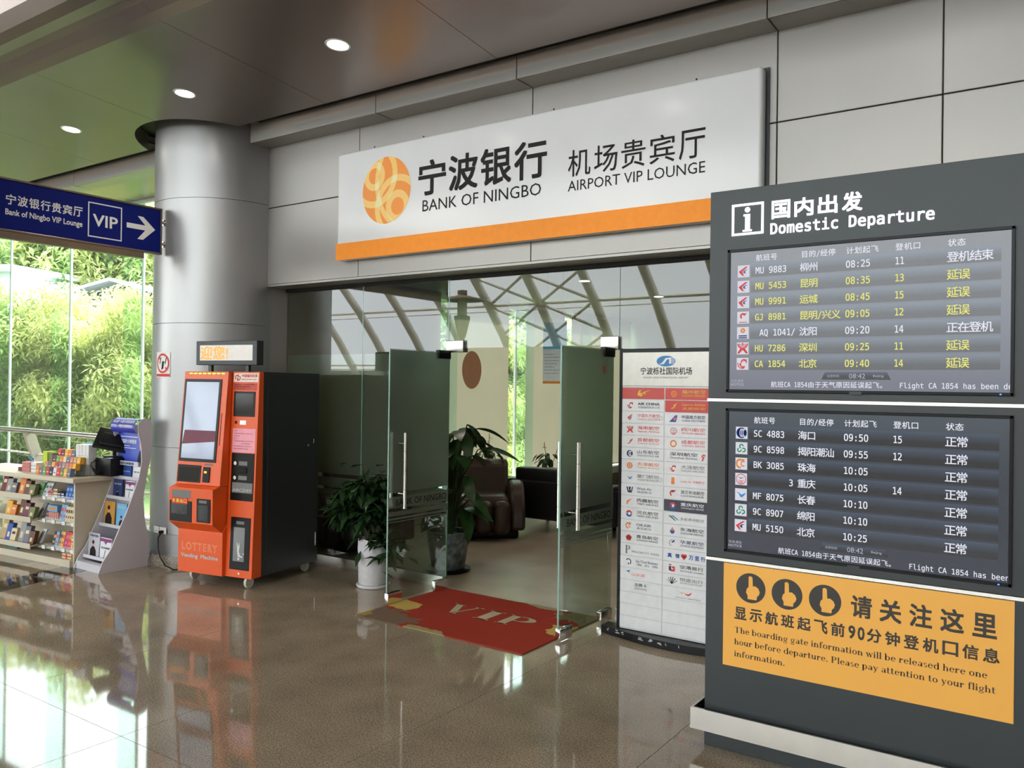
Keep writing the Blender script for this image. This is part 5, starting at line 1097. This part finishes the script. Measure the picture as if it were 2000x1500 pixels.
# till monitor, back towards us, and black box with cables
mo = thing('till_monitor', 'black till monitor tilted back on the end of the shelf counter', 'monitor', SM @ Vector((.03, .40, .99)), SR + math.radians(48)); MATS[mo.name] = None
mb = MB(); T_ = Matrix.Translation((0, -.02, .155)) @ Matrix.Rotation(math.radians(-34), 4, 'X') @ Matrix.Rotation(math.radians(14), 4, 'Y') @ Matrix.Scale(1.0, 4)
def tb(x0, x1, y0, y1, z0, z1, name, m, par, r=.006):
    mb = MB().rbox(x0, x1, y0, y1, z0, z1, r); mb.v = [tuple(T_ @ Vector(v)) for v in mb.v]; return mb.build(name, m, par, local=True)
tb(-.165, .165, -.012, .012, -.11, .11, 'screen_case', M_blackm, mo); tb(-.11, .11, -.035, -.01, -.075, .06, 'rear_housing', M_blackm, mo, .012)
MB().tube([(0, 0, .0), (0, 0, .08), (0, -.02, .14)], .018, 12).build('neck', M_black, mo, local=True); MB().box(-.09, .09, -.07, .07, 0, .012).build('base', M_black, mo, bevel=.003, local=True)
tbx = thing('cash_box', 'black box under the till monitor with loose cables', 'box', SM @ Vector((.045, .37, .818)), SR); MATS[tbx.name] = None
MB().rbox(-.115, .115, -.10, .10, .001, .170, .008).build('case', M_blackm, tbx, local=True)
for k in range(3): MB().tube([(-.09 + .02 * k, -.108, .15), (-.13 - .02 * k, -.135, .11), (-.10, -.13, .05 + .01 * k), (-.05 + .03 * k, -.135, .02), (0, -.108, .05)], .0035, 6).build('cable', M_black, tbx, local=True)
goods('glass_card', 'small clear card holder with blue card behind the white boxes', 'card', -.36, .38, .818, .07, .01, .30, 'sky', None)
# goods on the shelves
specs = {
 'upper': (.60, [('blue_pack', 'blue', .075, .10, 6, .34, 'white'), ('navy_pack', 'navy', .07, .07, 2, .0, 'white'), ('dark_pack', 'black', .04, .09, 1, .1, None), ('carton', 'cream', .05, .075, 2, .1, 'brown'), ('slim_carton', 'rose', .025, .07, 3, 0, 'maroon'), ('blister_pack', 'white', .07, .12, 2, .7, 'grey'), ('soft_pack', 'green', .07, .11, 1, .3, None)]),
 'middle': (.385, []), 'lower': (.135, [])}
def row(z, y, items, grp):
    x = -.03; seen = {}
    for (nm_, c, w, h, n_, lean, dc, desc) in items:
        for k in range(n_):
            x -= w + .003; lab = '%s on the %s' % (desc, grp) if n_ == 1 else '%s, %s from the curved rack, %s' % (desc, ordn[k], grp)
            goods(nm_, lab, 'packaged goods', x, y, z, w, .02 if lean > .2 else .05, h, c, 'goods on the ' + grp, lean, deco=(dc, [(.15, .85, .6, .8), (.25, .75, .25, .4)]) if dc else None)
row(.601, .10, [('hanging_pack', 'blue', .045, .125, 5, .25, 'sky', 'royal blue pack'), ('blue_carton', 'navy', .055, .055, 2, 0, 'white', 'small navy carton'), ('slim_carton', 'cream', .03, .08, 2, .05, 'brown', 'slim cream carton'), ('slim_carton', 'rose', .022, .065, 3, 0, 'maroon', 'slim rose carton'), ('blister_pack', 'white', .05, .12, 2, .5, 'slate', 'white and silver blister pack'), ('soft_pack', 'green', .07, .12, 1, .3, 'white', 'green soft pack'), ('soft_pack', 'brown', .07, .10, 1, .1, 'red', 'dark brown soft pack')], 'upper shelf')
row(.386, .10, [('comb_pack', 'cream', .030, .14, 7, .15, 'black', 'narrow cream pack with a dark comb shape'), ('toothbrush_pack', 'sky', .045, .15, 2, .25, 'scarlet', 'pale blue toothbrush pack'), ('roll_pack', 'rose', .028, .075, 5, 0, 'tan', 'small rose and tan roll'), ('carton', 'plum', .05, .07, 1, .1, 'grey', 'small plum carton')], 'middle shelf')
row(.136, .10, [('ribbon_box', 'cream', .13, .045, 1, 0, 'red', 'cream box tied with red, lowest of its pile'), ('glitter_bag', 'scarlet', .06, .15, 1, .2, 'orange', 'scarlet bag'), ('glitter_bag', 'magenta', .06, .15, 1, .3, 'pink', 'magenta glitter bag'), ('card_pack', 'amber', .038, .145, 1, .25, 'red', 'amber and red card pack'), ('card_pack', 'tan', .038, .145, 1, .3, 'navy', 'tan card pack with a pale figure'), ('card_pack', 'sky', .045, .14, 1, .2, 'scarlet', 'sky blue card pack with red mark'), ('card_pack', 'black', .05, .13, 1, .3, 'tan', 'black and tan card pack')], 'lower shelf')
goods('ribbon_box', 'cream box tied with red, second of the pile on the lower shelf', 'box', -.163, .105, .182, .13, .05, .045, 'cream', 'ribboned boxes', deco=('red', [(0, 1, .4, .7)])); goods('ribbon_box', 'cream box tied with green ribbon on top of the pile on the lower shelf', 'box', -.163, .105, .228, .13, .05, .04, 'cream', 'ribboned boxes', deco=('green', [(0, 1, .35, .7)]))
goods('ribbon_box', 'cream box tied with red ribbon on the bottom base of the shelf', 'box', -.20, .04, .066, .14, .06, .042, 'cream', 'ribboned boxes', deco=('red', [(0, 1, .35, .7), (.42, .55, 0, 1)]))
goods('display_box', 'pale blue and white flat carton lying on the rose rolls of the middle shelf', 'box', -.53, .10, .463, .15, .06, .06, 'sky', None, deco=('orange', [(.15, .8, .3, .7)]))
for z, grp, its in ((.606, 'upper shelf of the garden section', [('pouch', 'olive', 'olive pouch'), ('pouch', 'brown', 'brown pouch'), ('pouch', 'orange', 'orange pouch'), ('box', 'slate', 'slate blue box'), ('box', 'grey', 'pale grey box'), ('box', 'maroon', 'maroon box')]),
                    (.391, 'middle shelf of the garden section', [('book', 'olive', 'olive green book'), ('pouch', 'plum', 'plum pouch'), ('book', 'brown', 'brown book'), ('box', 'orange', 'wide orange box'), ('box', 'amber', 'amber box')]),
                    (.141, 'lower shelf of the garden section', [('book', 'brown', 'brown patterned book'), ('blister_pack', 'slate', 'slate blister pack'), ('blister_pack', 'grey', 'silver blister pack'), ('box', 'cream', 'upright cream box with dark keyhole mark'), ('box', 'blue', 'blue box'), ('box', 'tan', 'tan box')])):
    for k, (nm_, c, d_) in enumerate(its):
        goods(nm_, '%s on the %s' % (d_, grp), 'packaged goods', -.74 - k * .10, .03 + .01 * (k % 3), z, .088, .04, (.10 + .03 * ((k * 7) % 3)) * (1 if z > .2 else 1.2), c, 'goods on the garden section', .25, deco=('cream' if c != 'cream' else 'black', [(.2, .8, .55, .75)] if k % 2 else [(.3, .7, .2, .5)]))
for k in range(3): goods('pen_pack', 'silver and white pen pack leaning at the joint of the two shelf sections, %s' % ('upper shelf', 'middle shelf', 'lower shelf')[k], 'packaged goods', -.70, .10, (.606, .391, .141)[k], .06, .02, .13, ('white', 'grey', 'white')[k], 'leaning pen packs', .5, deco=('slate', [(.2, .35, .1, .9), (.6, .75, .1, .9)]))
goods('flat_box', 'dark blue flat box lying on the bottom base of the garden section', 'box', -1.12, .05, .066, .18, .15, .04, 'teal', None)

# ------------------------------------------------------------------ plants
leafd = mat('glossy dark leaf', (.018, .045, .015, 1), .25, 0, .35, 9); leafm = mat('mid green leaf', (.03, .075, .02, 1), .35, 0, .3, 8, trans=.2)
def leaf_mesh(L_, W_, droop, n=5, fold=.15):
    vs = []; fs = []
    for k in range(n + 1):
        t = k / n; w = W_ * .5 * math.sin(PI * min(1, t * .96 + .04)) ** .8 * (1 - .25 * t); x = L_ * t; z = -droop * L_ * t * t
        vs += [(x, -w, z + fold * w), (x, 0, z), (x, w, z + fold * w)]
    for k in range(n):
        a = 3 * k; fs += [(a, a + 3, a + 4, a + 1), (a + 1, a + 4, a + 5, a + 2)]
    me = bpy.data.meshes.new('leaf'); me.from_pydata(vs, [], fs); me.polygons.foreach_set('use_smooth', [True] * len(fs)); return me
def put_leaf(me, par, p, az, el, roll=0, sc=1):
    o = bpy.data.objects.new('leaf', me); C.objects.link(o); o.parent = par; o.location = p; o.scale = (sc, sc, sc)
    o.rotation_euler = (Matrix.Rotation(az, 4, 'Z') @ Matrix.Rotation(-el, 4, 'Y') @ Matrix.Rotation(roll, 4, 'X')).to_euler(); return o
lm1 = leaf_mesh(.18, .066, .4); lm1.materials.append(leafd)
pp_ = thing('potted_shrub', 'bushy glossy dark green schefflera in a tall white pot before the lounge glass', 'plant', (-4.93, 5.13, 0)); MATS[pp_.name] = None
mpot = mat('white ribbed pot', (.66, .64, .66, 1), .5, 0, .05, 30, .3, 30)
MB().lathe([(.10, .0), (.135, .004), (.143, .022), (.135, .028), (.12, .024)], 0, 0, 40).build('saucer', M_white, pp_, local=True)
pw = MB(); pw.lathe([(.112, .026), (.122, .04), (.128, .33), (.122, .37), (.112, .37), (.108, .33)], 0, 0, 40, cap=False); pw.lathe([(0, .026), (.112, .026)], 0, 0, 40, cap=False); pot = pw.build('pot', mpot, pp_, local=True)
cw = MB(); n = 22; rn = random.Random(3) # crumpled wrap rim
vs = []
for k in range(n): a = 2 * PI * k / n; r = .129 + .006 * (k % 2); vs += [(r * math.cos(a), r * math.sin(a), .30), ((r - .004) * math.cos(a), (r - .004) * math.sin(a), .385 + .035 * rn.random())]
cw.add(vs, [(2 * k, (2 * k + 2) % (2 * n), (2 * k + 3) % (2 * n), 2 * k + 1) for k in range(n)], 0, False); cw.build('paper_wrap', mpot, pp_, local=True)
MB().lathe([(0, .345), (.11, .345)], 0, 0, 20, cap=False).build('soil', mat('soil', (.03, .02, .012, 1), .95), pp_, local=True)
rn = random.Random(11); brn = mat('green brown stem', (.06, .06, .03, 1), .7); stm = MB(); tips = []
for k in range(15):
    a = rn.uniform(0, 2 * PI); rr = rn.uniform(.05, .34); zt = rn.uniform(.6, .93) if rr < .18 else rn.uniform(.32, .80)
    tx_, ty_ = rr * math.cos(a) * 1.3 - .04, rr * math.sin(a) * .62 - .03
    P = [(rn.uniform(-.05, .05), rn.uniform(-.05, .05), .34), (tx_ * .4, ty_ * .4, .34 + (max(zt, .6) - .34) * .6), (tx_, ty_, zt)]
    stm.tube(P, [.008, .006, .003], 6); tips += [Vector(P[2]), Vector(P[1]).lerp(Vector(P[2]), .5) + Vector((rn.uniform(-.07, .07), rn.uniform(-.05, .05), .02))]
stm.build('stems', brn, pp_, local=True)['kind'] = 'stuff'
nl = 0
for tp in tips:
    for wh in range(1 + (rn.random() < .55)):
        q = tp + Vector((rn.uniform(-.05, .05), rn.uniform(-.04, .04), rn.uniform(-.05, .04)))
        m_ = rn.randint(6, 8); a0 = rn.uniform(0, 6)
        for k in range(m_):
            if nl < 296:
                az = a0 + 2 * PI * k / m_; sc_ = rn.uniform(.8, 1.15)
                if q.y > .10 and math.sin(az) > .3: sc_ *= .6
                put_leaf(lm1, pp_, q, az, rn.uniform(-.5, .45), rn.uniform(-.3, .3), sc_); nl += 1
fol = MB()
for k in range(520):
    q = rn.choice(tips) + Vector((rn.gauss(0, .07), rn.gauss(0, .05), rn.gauss(-.02, .07))); q.y = min(q.y, .16); az = rn.uniform(0, 6.28)
    Mx = Matrix.Translation(q) @ Matrix.Rotation(az, 4, 'Z') @ Matrix.Rotation(rn.uniform(-.3, .9), 4, 'Y'); L_ = .15 if not (q.y > .08 and math.sin(az) > 0) else .07
    fol.add([tuple(Mx @ Vector(v)) for v in ((0, 0, 0), (L_ * .5, -.03, .002), (L_, 0, -.02), (L_ * .5, .03, .002))], [(0, 1, 2, 3)])
fol.raw = True; fol.build('inner_foliage', leafd, pp_, local=True)['kind'] = 'stuff'
# big leaved plant just inside the door
lm2 = leaf_mesh(.36, .17, .45, 7); lm2.materials.append(leafm)
bp_ = thing('potted_palm', 'broad leaved green plant in a mottled grey pot just inside the open glass door', 'plant', (-4.80, 5.98, 0)); MATS[bp_.name] = None
mmot = mat('mottled grey pot', (.12, .14, .15, 1), .3, 0, .8, 14)
MB().lathe([(.12, .02), (.155, .05), (.20, .34), (.205, .37), (.19, .37), (.185, .33), (0, .32)], 0, 0, 36).build('pot', mmot, bp_, local=True); MB().lathe([(.15, 0), (.20, .006), (.21, .03), (.16, .025)], 0, 0, 36).build('saucer', M_black, bp_, local=True)
rn = random.Random(5)
for k in range(34):
    a = rn.uniform(-1.6, 1.6) if k < 24 else rn.uniform(0, 6.28); zt = rn.uniform(.45, 1.35); rr = rn.uniform(.08, .26)
    tip = (rr * math.cos(a), rr * math.sin(a) * .7 + .10, zt); MB().tube([(.02 * math.cos(a), .02 * math.sin(a), .3), (tip[0] * .5, tip[1] * .5, .3 + (zt - .3) * .7), tip], [.012, .009, .006], 7).build('stalk', leafm, bp_, local=True)
    put_leaf(lm2, bp_, tip, a, rn.uniform(-.7, .2), rn.uniform(-.3, .3), rn.uniform(.75, 1.1))
for k, a in enumerate((PI, PI + .5)): put_leaf(lm2, bp_, (-.15, -.02 * k, .42), a, .2, 0, .6)

# ------------------------------------------------------------------ lounge furniture
mbrown = mat('dark brown leather', (.040, .020, .014, 1), .4, 0, .1, 10); mblk = mat('black leather', (.010, .010, .011, 1), .45, 0, .1, 12)
def armchair(loc, rz, label):
    t = thing('massage_chair', label, 'armchair', loc, rz, None); MATS[t.name] = None; k = dict(local=True)
    MB().rbox(-.40, .40, -.36, .42, .0, .10, .03).build('base', M_black, t, **k)
    for s_ in (-1, 1):
        P = []; 
        for i in range(15):
            a = PI * i / 14; P.append((-.44 + .88 * (1 - math.cos(a)) / 2, .10 + .52 * math.sin(a) ** .7 if i not in (0, 14) else .10))
        x0, x1 = (.30, .47) if s_ > 0 else (-.47, -.30)
        mb = MB().prism(P, lambda y, z: (x0, y, z), lambda y, z: (x1, y, z), smooth=True); mb.build('armrest', mbrown, t, bevel=.04, **k)
    MB().rbox(-.30, .30, -.42, .30, .20, .48, .09, seg=4).build('seat', mbrown, t, **k)
    for i in range(3): MB().rbox(-.29 + i * .197, -.10 + i * .197, -.60, -.40, .08, .44, .07, seg=4).build('leg_rest', mbrown, t, **k)
    P = [(.15, .40), (.30, .38), (.50, .70), (.50, .80), (.42, .84), (.32, .78)]
    MB().prism(P, lambda y, z: (-.31, y, z), lambda y, z: (.31, y, z)).build('backrest', mbrown, t, bevel=.05, **k)
    return t
armchair((-5.72, 7.75, 0), math.radians(38), 'dark brown padded massage armchair half hidden by the broad leaved plant')
armchair((-6.3, 6.35, 0), math.radians(60), 'dark brown massage armchair standing behind the frosted glass near the column')
def sofa(loc, rz, w, label, nb):
    t = thing('sofa', label, 'sofa', loc, rz, 'black sofas in the lounge'); MATS[t.name] = None; k = dict(local=True)
    MB().rbox(-w / 2, w / 2, .0, .16, .14, .60, .03).build('backrest', mblk, t, **k); MB().rbox(-w / 2 + .1, w / 2 - .1, .16, .85, .16, .42, .04).build('seat', mblk, t, **k)
    for s_ in (-1, 1): MB().rbox(s_ * (w / 2 - .05) - .06, s_ * (w / 2 - .05) + .06, .02, .85, .14, .56, .03).build('armrest', mblk, t, **k)
    for i in range(nb): ww = (w - .2) / nb; MB().rbox(-w / 2 + .1 + i * ww, -w / 2 + .08 + (i + 1) * ww, .02, .22, .56, .74, .03).build('back_cushion', mblk, t, **k)
    for x in (-w / 2 + .1, w / 2 - .1):
        for y in (.06, .78): MB().tube([(x, y, 0), (x, y, .15)], .018, 10).build('leg', M_steel, t, **k)
    return t
sofa((-5.0, 8.25, 0), 0, 1.45, 'black leather two seat sofa seen from behind through the open doors', 2); sofa((-3.35, 8.35, 0), 0, 1.45, 'black leather sofa behind the glass door with the floor patch near the airline board', 2)
lm3 = leaf_mesh(.15, .075, .35); lm3.materials.append(leafm); mred = mat('red anthurium bract', (.55, .03, .02, 1), .2)
lm4 = leaf_mesh(.085, .07, -.1, 4); lm4.materials.append(mred)
def anth(loc, label, seed, fl_):
    t = thing('anthurium', label, 'plant', loc, 0, None); MATS[t.name] = None; rn = random.Random(seed)
    MB().lathe([(.06, 0), (.09, .01), (.11, .16), (.10, .17), (0, .15)], 0, 0, 24).build('pot', M_white, t, local=True)
    for k in range(24):
        a = rn.uniform(0, 6.28); rr = rn.uniform(.03, .17); z = rn.uniform(.20, .36); put_leaf(lm3, t, (rr * math.cos(a), rr * math.sin(a), z), a, rn.uniform(-1.1, .2), rn.uniform(-.4, .4), rn.uniform(.7, 1.1))
    for (x, z) in fl_:
        MB().tube([(0, 0, .16), (x * .6, 0, z * .7), (x, 0, z)], .004, 6).build('flower_stem', leafm, t, local=True); put_leaf(lm4, t, (x - .03, 0, z - .01), rn.uniform(-.5, .5), -.1 + rn.uniform(-.3, .3)); MB().tube([(x, 0, z), (x + .005, -.01, z + .06)], [.006, .003], 8).build('spadix', mred, t, local=True)
tb_ = thing('side_table', 'low black side table holding the potted red flowers behind the sofas', 'table', (-6.55, 9.05, 0)); MATS[tb_.name] = None
MB().rbox(-.15, 2.0, -.2, .2, .46, .50, .01).build('tabletop', M_blackm, tb_, local=True)
for x in (-.1, 1.95):
    for y in (-.15, .15): MB().box(x - .02, x + .02, y - .02, y + .02, 0, .46).build('leg', M_blackm, tb_, local=True)
anth((-6.60, 9.05, .50), 'red flowering anthurium behind the sofa backs, half hidden by the broad leaved plant', 2, [(.02, .52), (.0, .42)]); 
anth((-5.62, 9.05, .50), 'red flowering anthurium beside the open door handle, in front of the second window slit', 6, [(-.08, .44), (.12, .42)])
# hanging poster in the lounge
po = thing('hanging_poster', 'hanging printed notice with a blue top and orange foot inside the lounge', 'poster', (-4.5, 8.0, 1.5)); MATS[po.name] = None
def pyp(px_, pyy, Y):
    a, b = (px_ - 1000) / 1616.5, (pyy - 750) / 1616.5; d = [a * RV[i] - b * UV[i] + WV[i] for i in range(3)]; t = Y / d[1]; return (d[0] * t, H + d[2] * t)
(ax, az_) = pyp(1061, 627, 7.6); (bx__, bz_) = pyp(1105, 750, 7.6); po.location = (ax, 7.6, bz_); W_ = bx__ - ax; Hh = az_ - bz_
MB().box(0, W_, 0, .012, 0, Hh).build('board', M_paper, po, bevel=.001, local=True)
MB().box(0.005, W_ - .005, -.001, 0, Hh * .55, Hh * .97).build('blue_picture', flat('poster sky', 110, 180, 215), po, local=True); MB().box(0.005, W_ - .005, -.001, 0, 0.005, .03).build('orange_foot', flat('sign orange', 0, 0, 0), po, local=True)
mb = MB(); mp = lambda u, v: (u * W_, -.0015, v * Hh)
for k in range(7): fit('服务须知贵宾厅温馨提示内容', .08, .5 + .4 * ((k * 3) % 4) / 4, .46 - k * .05, .475 - k * .05, mp, mb=mb)
mb.build('small_print', M_ink, po, local=True)
for x in (.05, W_ - .05): MB().tube([(x, .006, Hh), (x, .006, 2.95 - bz_)], .003, 6).build('hanging_wire', M_steel, po, local=True)
# red round disc on the blind
disc(MB(), 9.05, 1.93, .22, .26, side(-6.892), n=40).build('round_disc', mat('soft red disc', (.52, .27, .2, 1), .8, trans=.55), [o for o in C.objects if o.name == 'roller_blind'][0])

# ------------------------------------------------------------------ mat with VIP
def rugmat():
    m = bpy.data.materials.new('red patterned carpet'); m.use_nodes = True; nt = m.node_tree; N = nt.nodes; L = nt.links; b = N['Principled BSDF']; b.inputs['Roughness'].default_value = .95; b.inputs['Specular IOR Level'].default_value = .1
    ge = N.new('ShaderNodeNewGeometry'); sp = N.new('ShaderNodeSeparateXYZ'); L.new(ge.outputs['Position'], sp.inputs[0])
    def M2(op, a, b_=None, cl=False):
        n_ = N.new('ShaderNodeMath'); n_.operation = op; n_.use_clamp = cl
        for i, v in enumerate((a, b_)):
            if v is None: continue
            if isinstance(v, (int, float)): n_.inputs[i].default_value = v
            else: L.new(v, n_.inputs[i])
        return n_.outputs[0]
    nz = N.new('ShaderNodeTexNoise'); nz.inputs['Scale'].default_value = 9; nz.inputs['Detail'].default_value = 3; L.new(ge.outputs['Position'], nz.inputs['Vector'])
    n2 = N.new('ShaderNodeTexVoronoi'); n2.inputs['Scale'].default_value = 5.5; L.new(ge.outputs['Position'], n2.inputs['Vector'])
    def blob(cx, cy, rx_, ry_, k=.55):
        dx = M2('DIVIDE', M2('SUBTRACT', sp.outputs[0], cx), rx_); dy = M2('DIVIDE', M2('SUBTRACT', sp.outputs[1], cy), ry_)
        d = M2('SQRT', M2('ADD', M2('MULTIPLY', dx, dx), M2('MULTIPLY', dy, dy)))
        return M2('LESS_THAN', M2('ADD', d, M2('MULTIPLY', M2('SUBTRACT', nz.outputs[0], .5), k * 3)), 1)
    col = None
    def over(prev, mask, c):
        mx_ = N.new('ShaderNodeMix'); mx_.data_type = 'RGBA'; L.new(mask, mx_.inputs[0])
        if isinstance(prev, tuple): mx_.inputs[6].default_value = prev
        else: L.new(prev, mx_.inputs[6])
        mx_.inputs[7].default_value = c; return mx_.outputs[2]
    c = over((.32, .040, .024, 1), blob(-4.30, 4.42, .42, .26), (.17, .12, .085, 1)); c = over(c, blob(-2.86, 5.35, .38, .20), (.22, .19, .10, 1)); c = over(c, blob(-2.93, 4.95, .13, .14), (.50, .38, .11, 1)); c = over(c, blob(-4.30, 4.83, .17, .12), (.50, .36, .10, 1)); c = over(c, blob(-4.42, 4.45, .10, .10), (.35, .25, .06, 1)); c = over(c, blob(-3.75, 4.38, .22, .07), (.33, .27, .13, 1)); c = over(c, blob(-3.35, 5.43, .20, .06), (.30, .26, .15, 1))
    fn_ = N.new('ShaderNodeTexNoise'); fn_.inputs['Scale'].default_value = 350; L.new(ge.outputs['Position'], fn_.inputs['Vector'])
    mr = N.new('ShaderNodeMapRange'); mr.inputs[3].default_value = .75; mr.inputs[4].default_value = 1.25; L.new(fn_.outputs[0], mr.inputs[0]); vm = N.new('ShaderNodeVectorMath'); vm.operation = 'SCALE'; L.new(c, vm.inputs[0]); L.new(mr.outputs[0], vm.inputs['Scale']); L.new(vm.outputs[0], b.inputs['Base Color'])
    bp = N.new('ShaderNodeBump'); bp.inputs['Strength'].default_value = .5; bp.inputs['Distance'].default_value = .004; L.new(fn_.outputs[0], bp.inputs['Height']); L.new(bp.outputs[0], b.inputs['Normal']); return m
rg_ = thing('door_mat', 'red carpet mat with floral corners and pale VIP lettering between the open glass doors', 'mat', (-3.65, 4.95, 0))
MB().box(-4.39, -2.905, 4.385, 5.42, .0015, .010).build('carpet', rugmat(), rg_, bevel=.002)
up_ = lambda u, v: (u, v, .0112); mb = MB()
for ch, x0, x1 in (('V', -4.0, -3.72), ('I', -3.66, -3.52), ('P', -3.47, -3.22)):
    R_g, w_g = sg(ch); xa = min(p[0] for q in R_g for p in q); xb = max(p[0] for q in R_g for p in q); mb = MB()
    for q in R_g: poly(mb, [(x0 + (a - xa) / (xb - xa) * (x1 - x0), 4.85 + b / .7 * .24) for a, b in q], up_)
    mb.build('character', mat('mat pale letter', (.42, .36, .24, 1), .9), rg_)

# lamp standard out in the hall behind (seen mirrored in the glass)
lp_ = thing('street_lamp', 'tall hall lamp standard with a flat disc hood, mirrored in the lounge glass', 'lamp', (-12.5, 10.9 - 16, 0)); MATS[lp_.name] = None
mtn = mat('tan lamp metal', (.35, .30, .25, 1), .5)
MB().lathe([(.30, 0), (.30, .1), (.09, .3), (.07, 2.9), (.10, 2.95)], 0, 0, 20).build('post', mtn, lp_, local=True); MB().lathe([(.09, 2.9), (.20, 3.35), (.20, 3.42), (.10, 3.45)], 0, 0, 24).build('lantern_cup', mtn, lp_, local=True)
MB().lathe([(.12, 3.45), (.12, 3.95)], 0, 0, 20).build('lantern_glass', M_paper, lp_, local=True); MB().lathe([(.52, 3.80), (.50, 3.84), (.12, 3.93), (.12, 4.05), (0, 4.07)], 0, 0, 28).build('disc_hood', mtn, lp_, local=True)
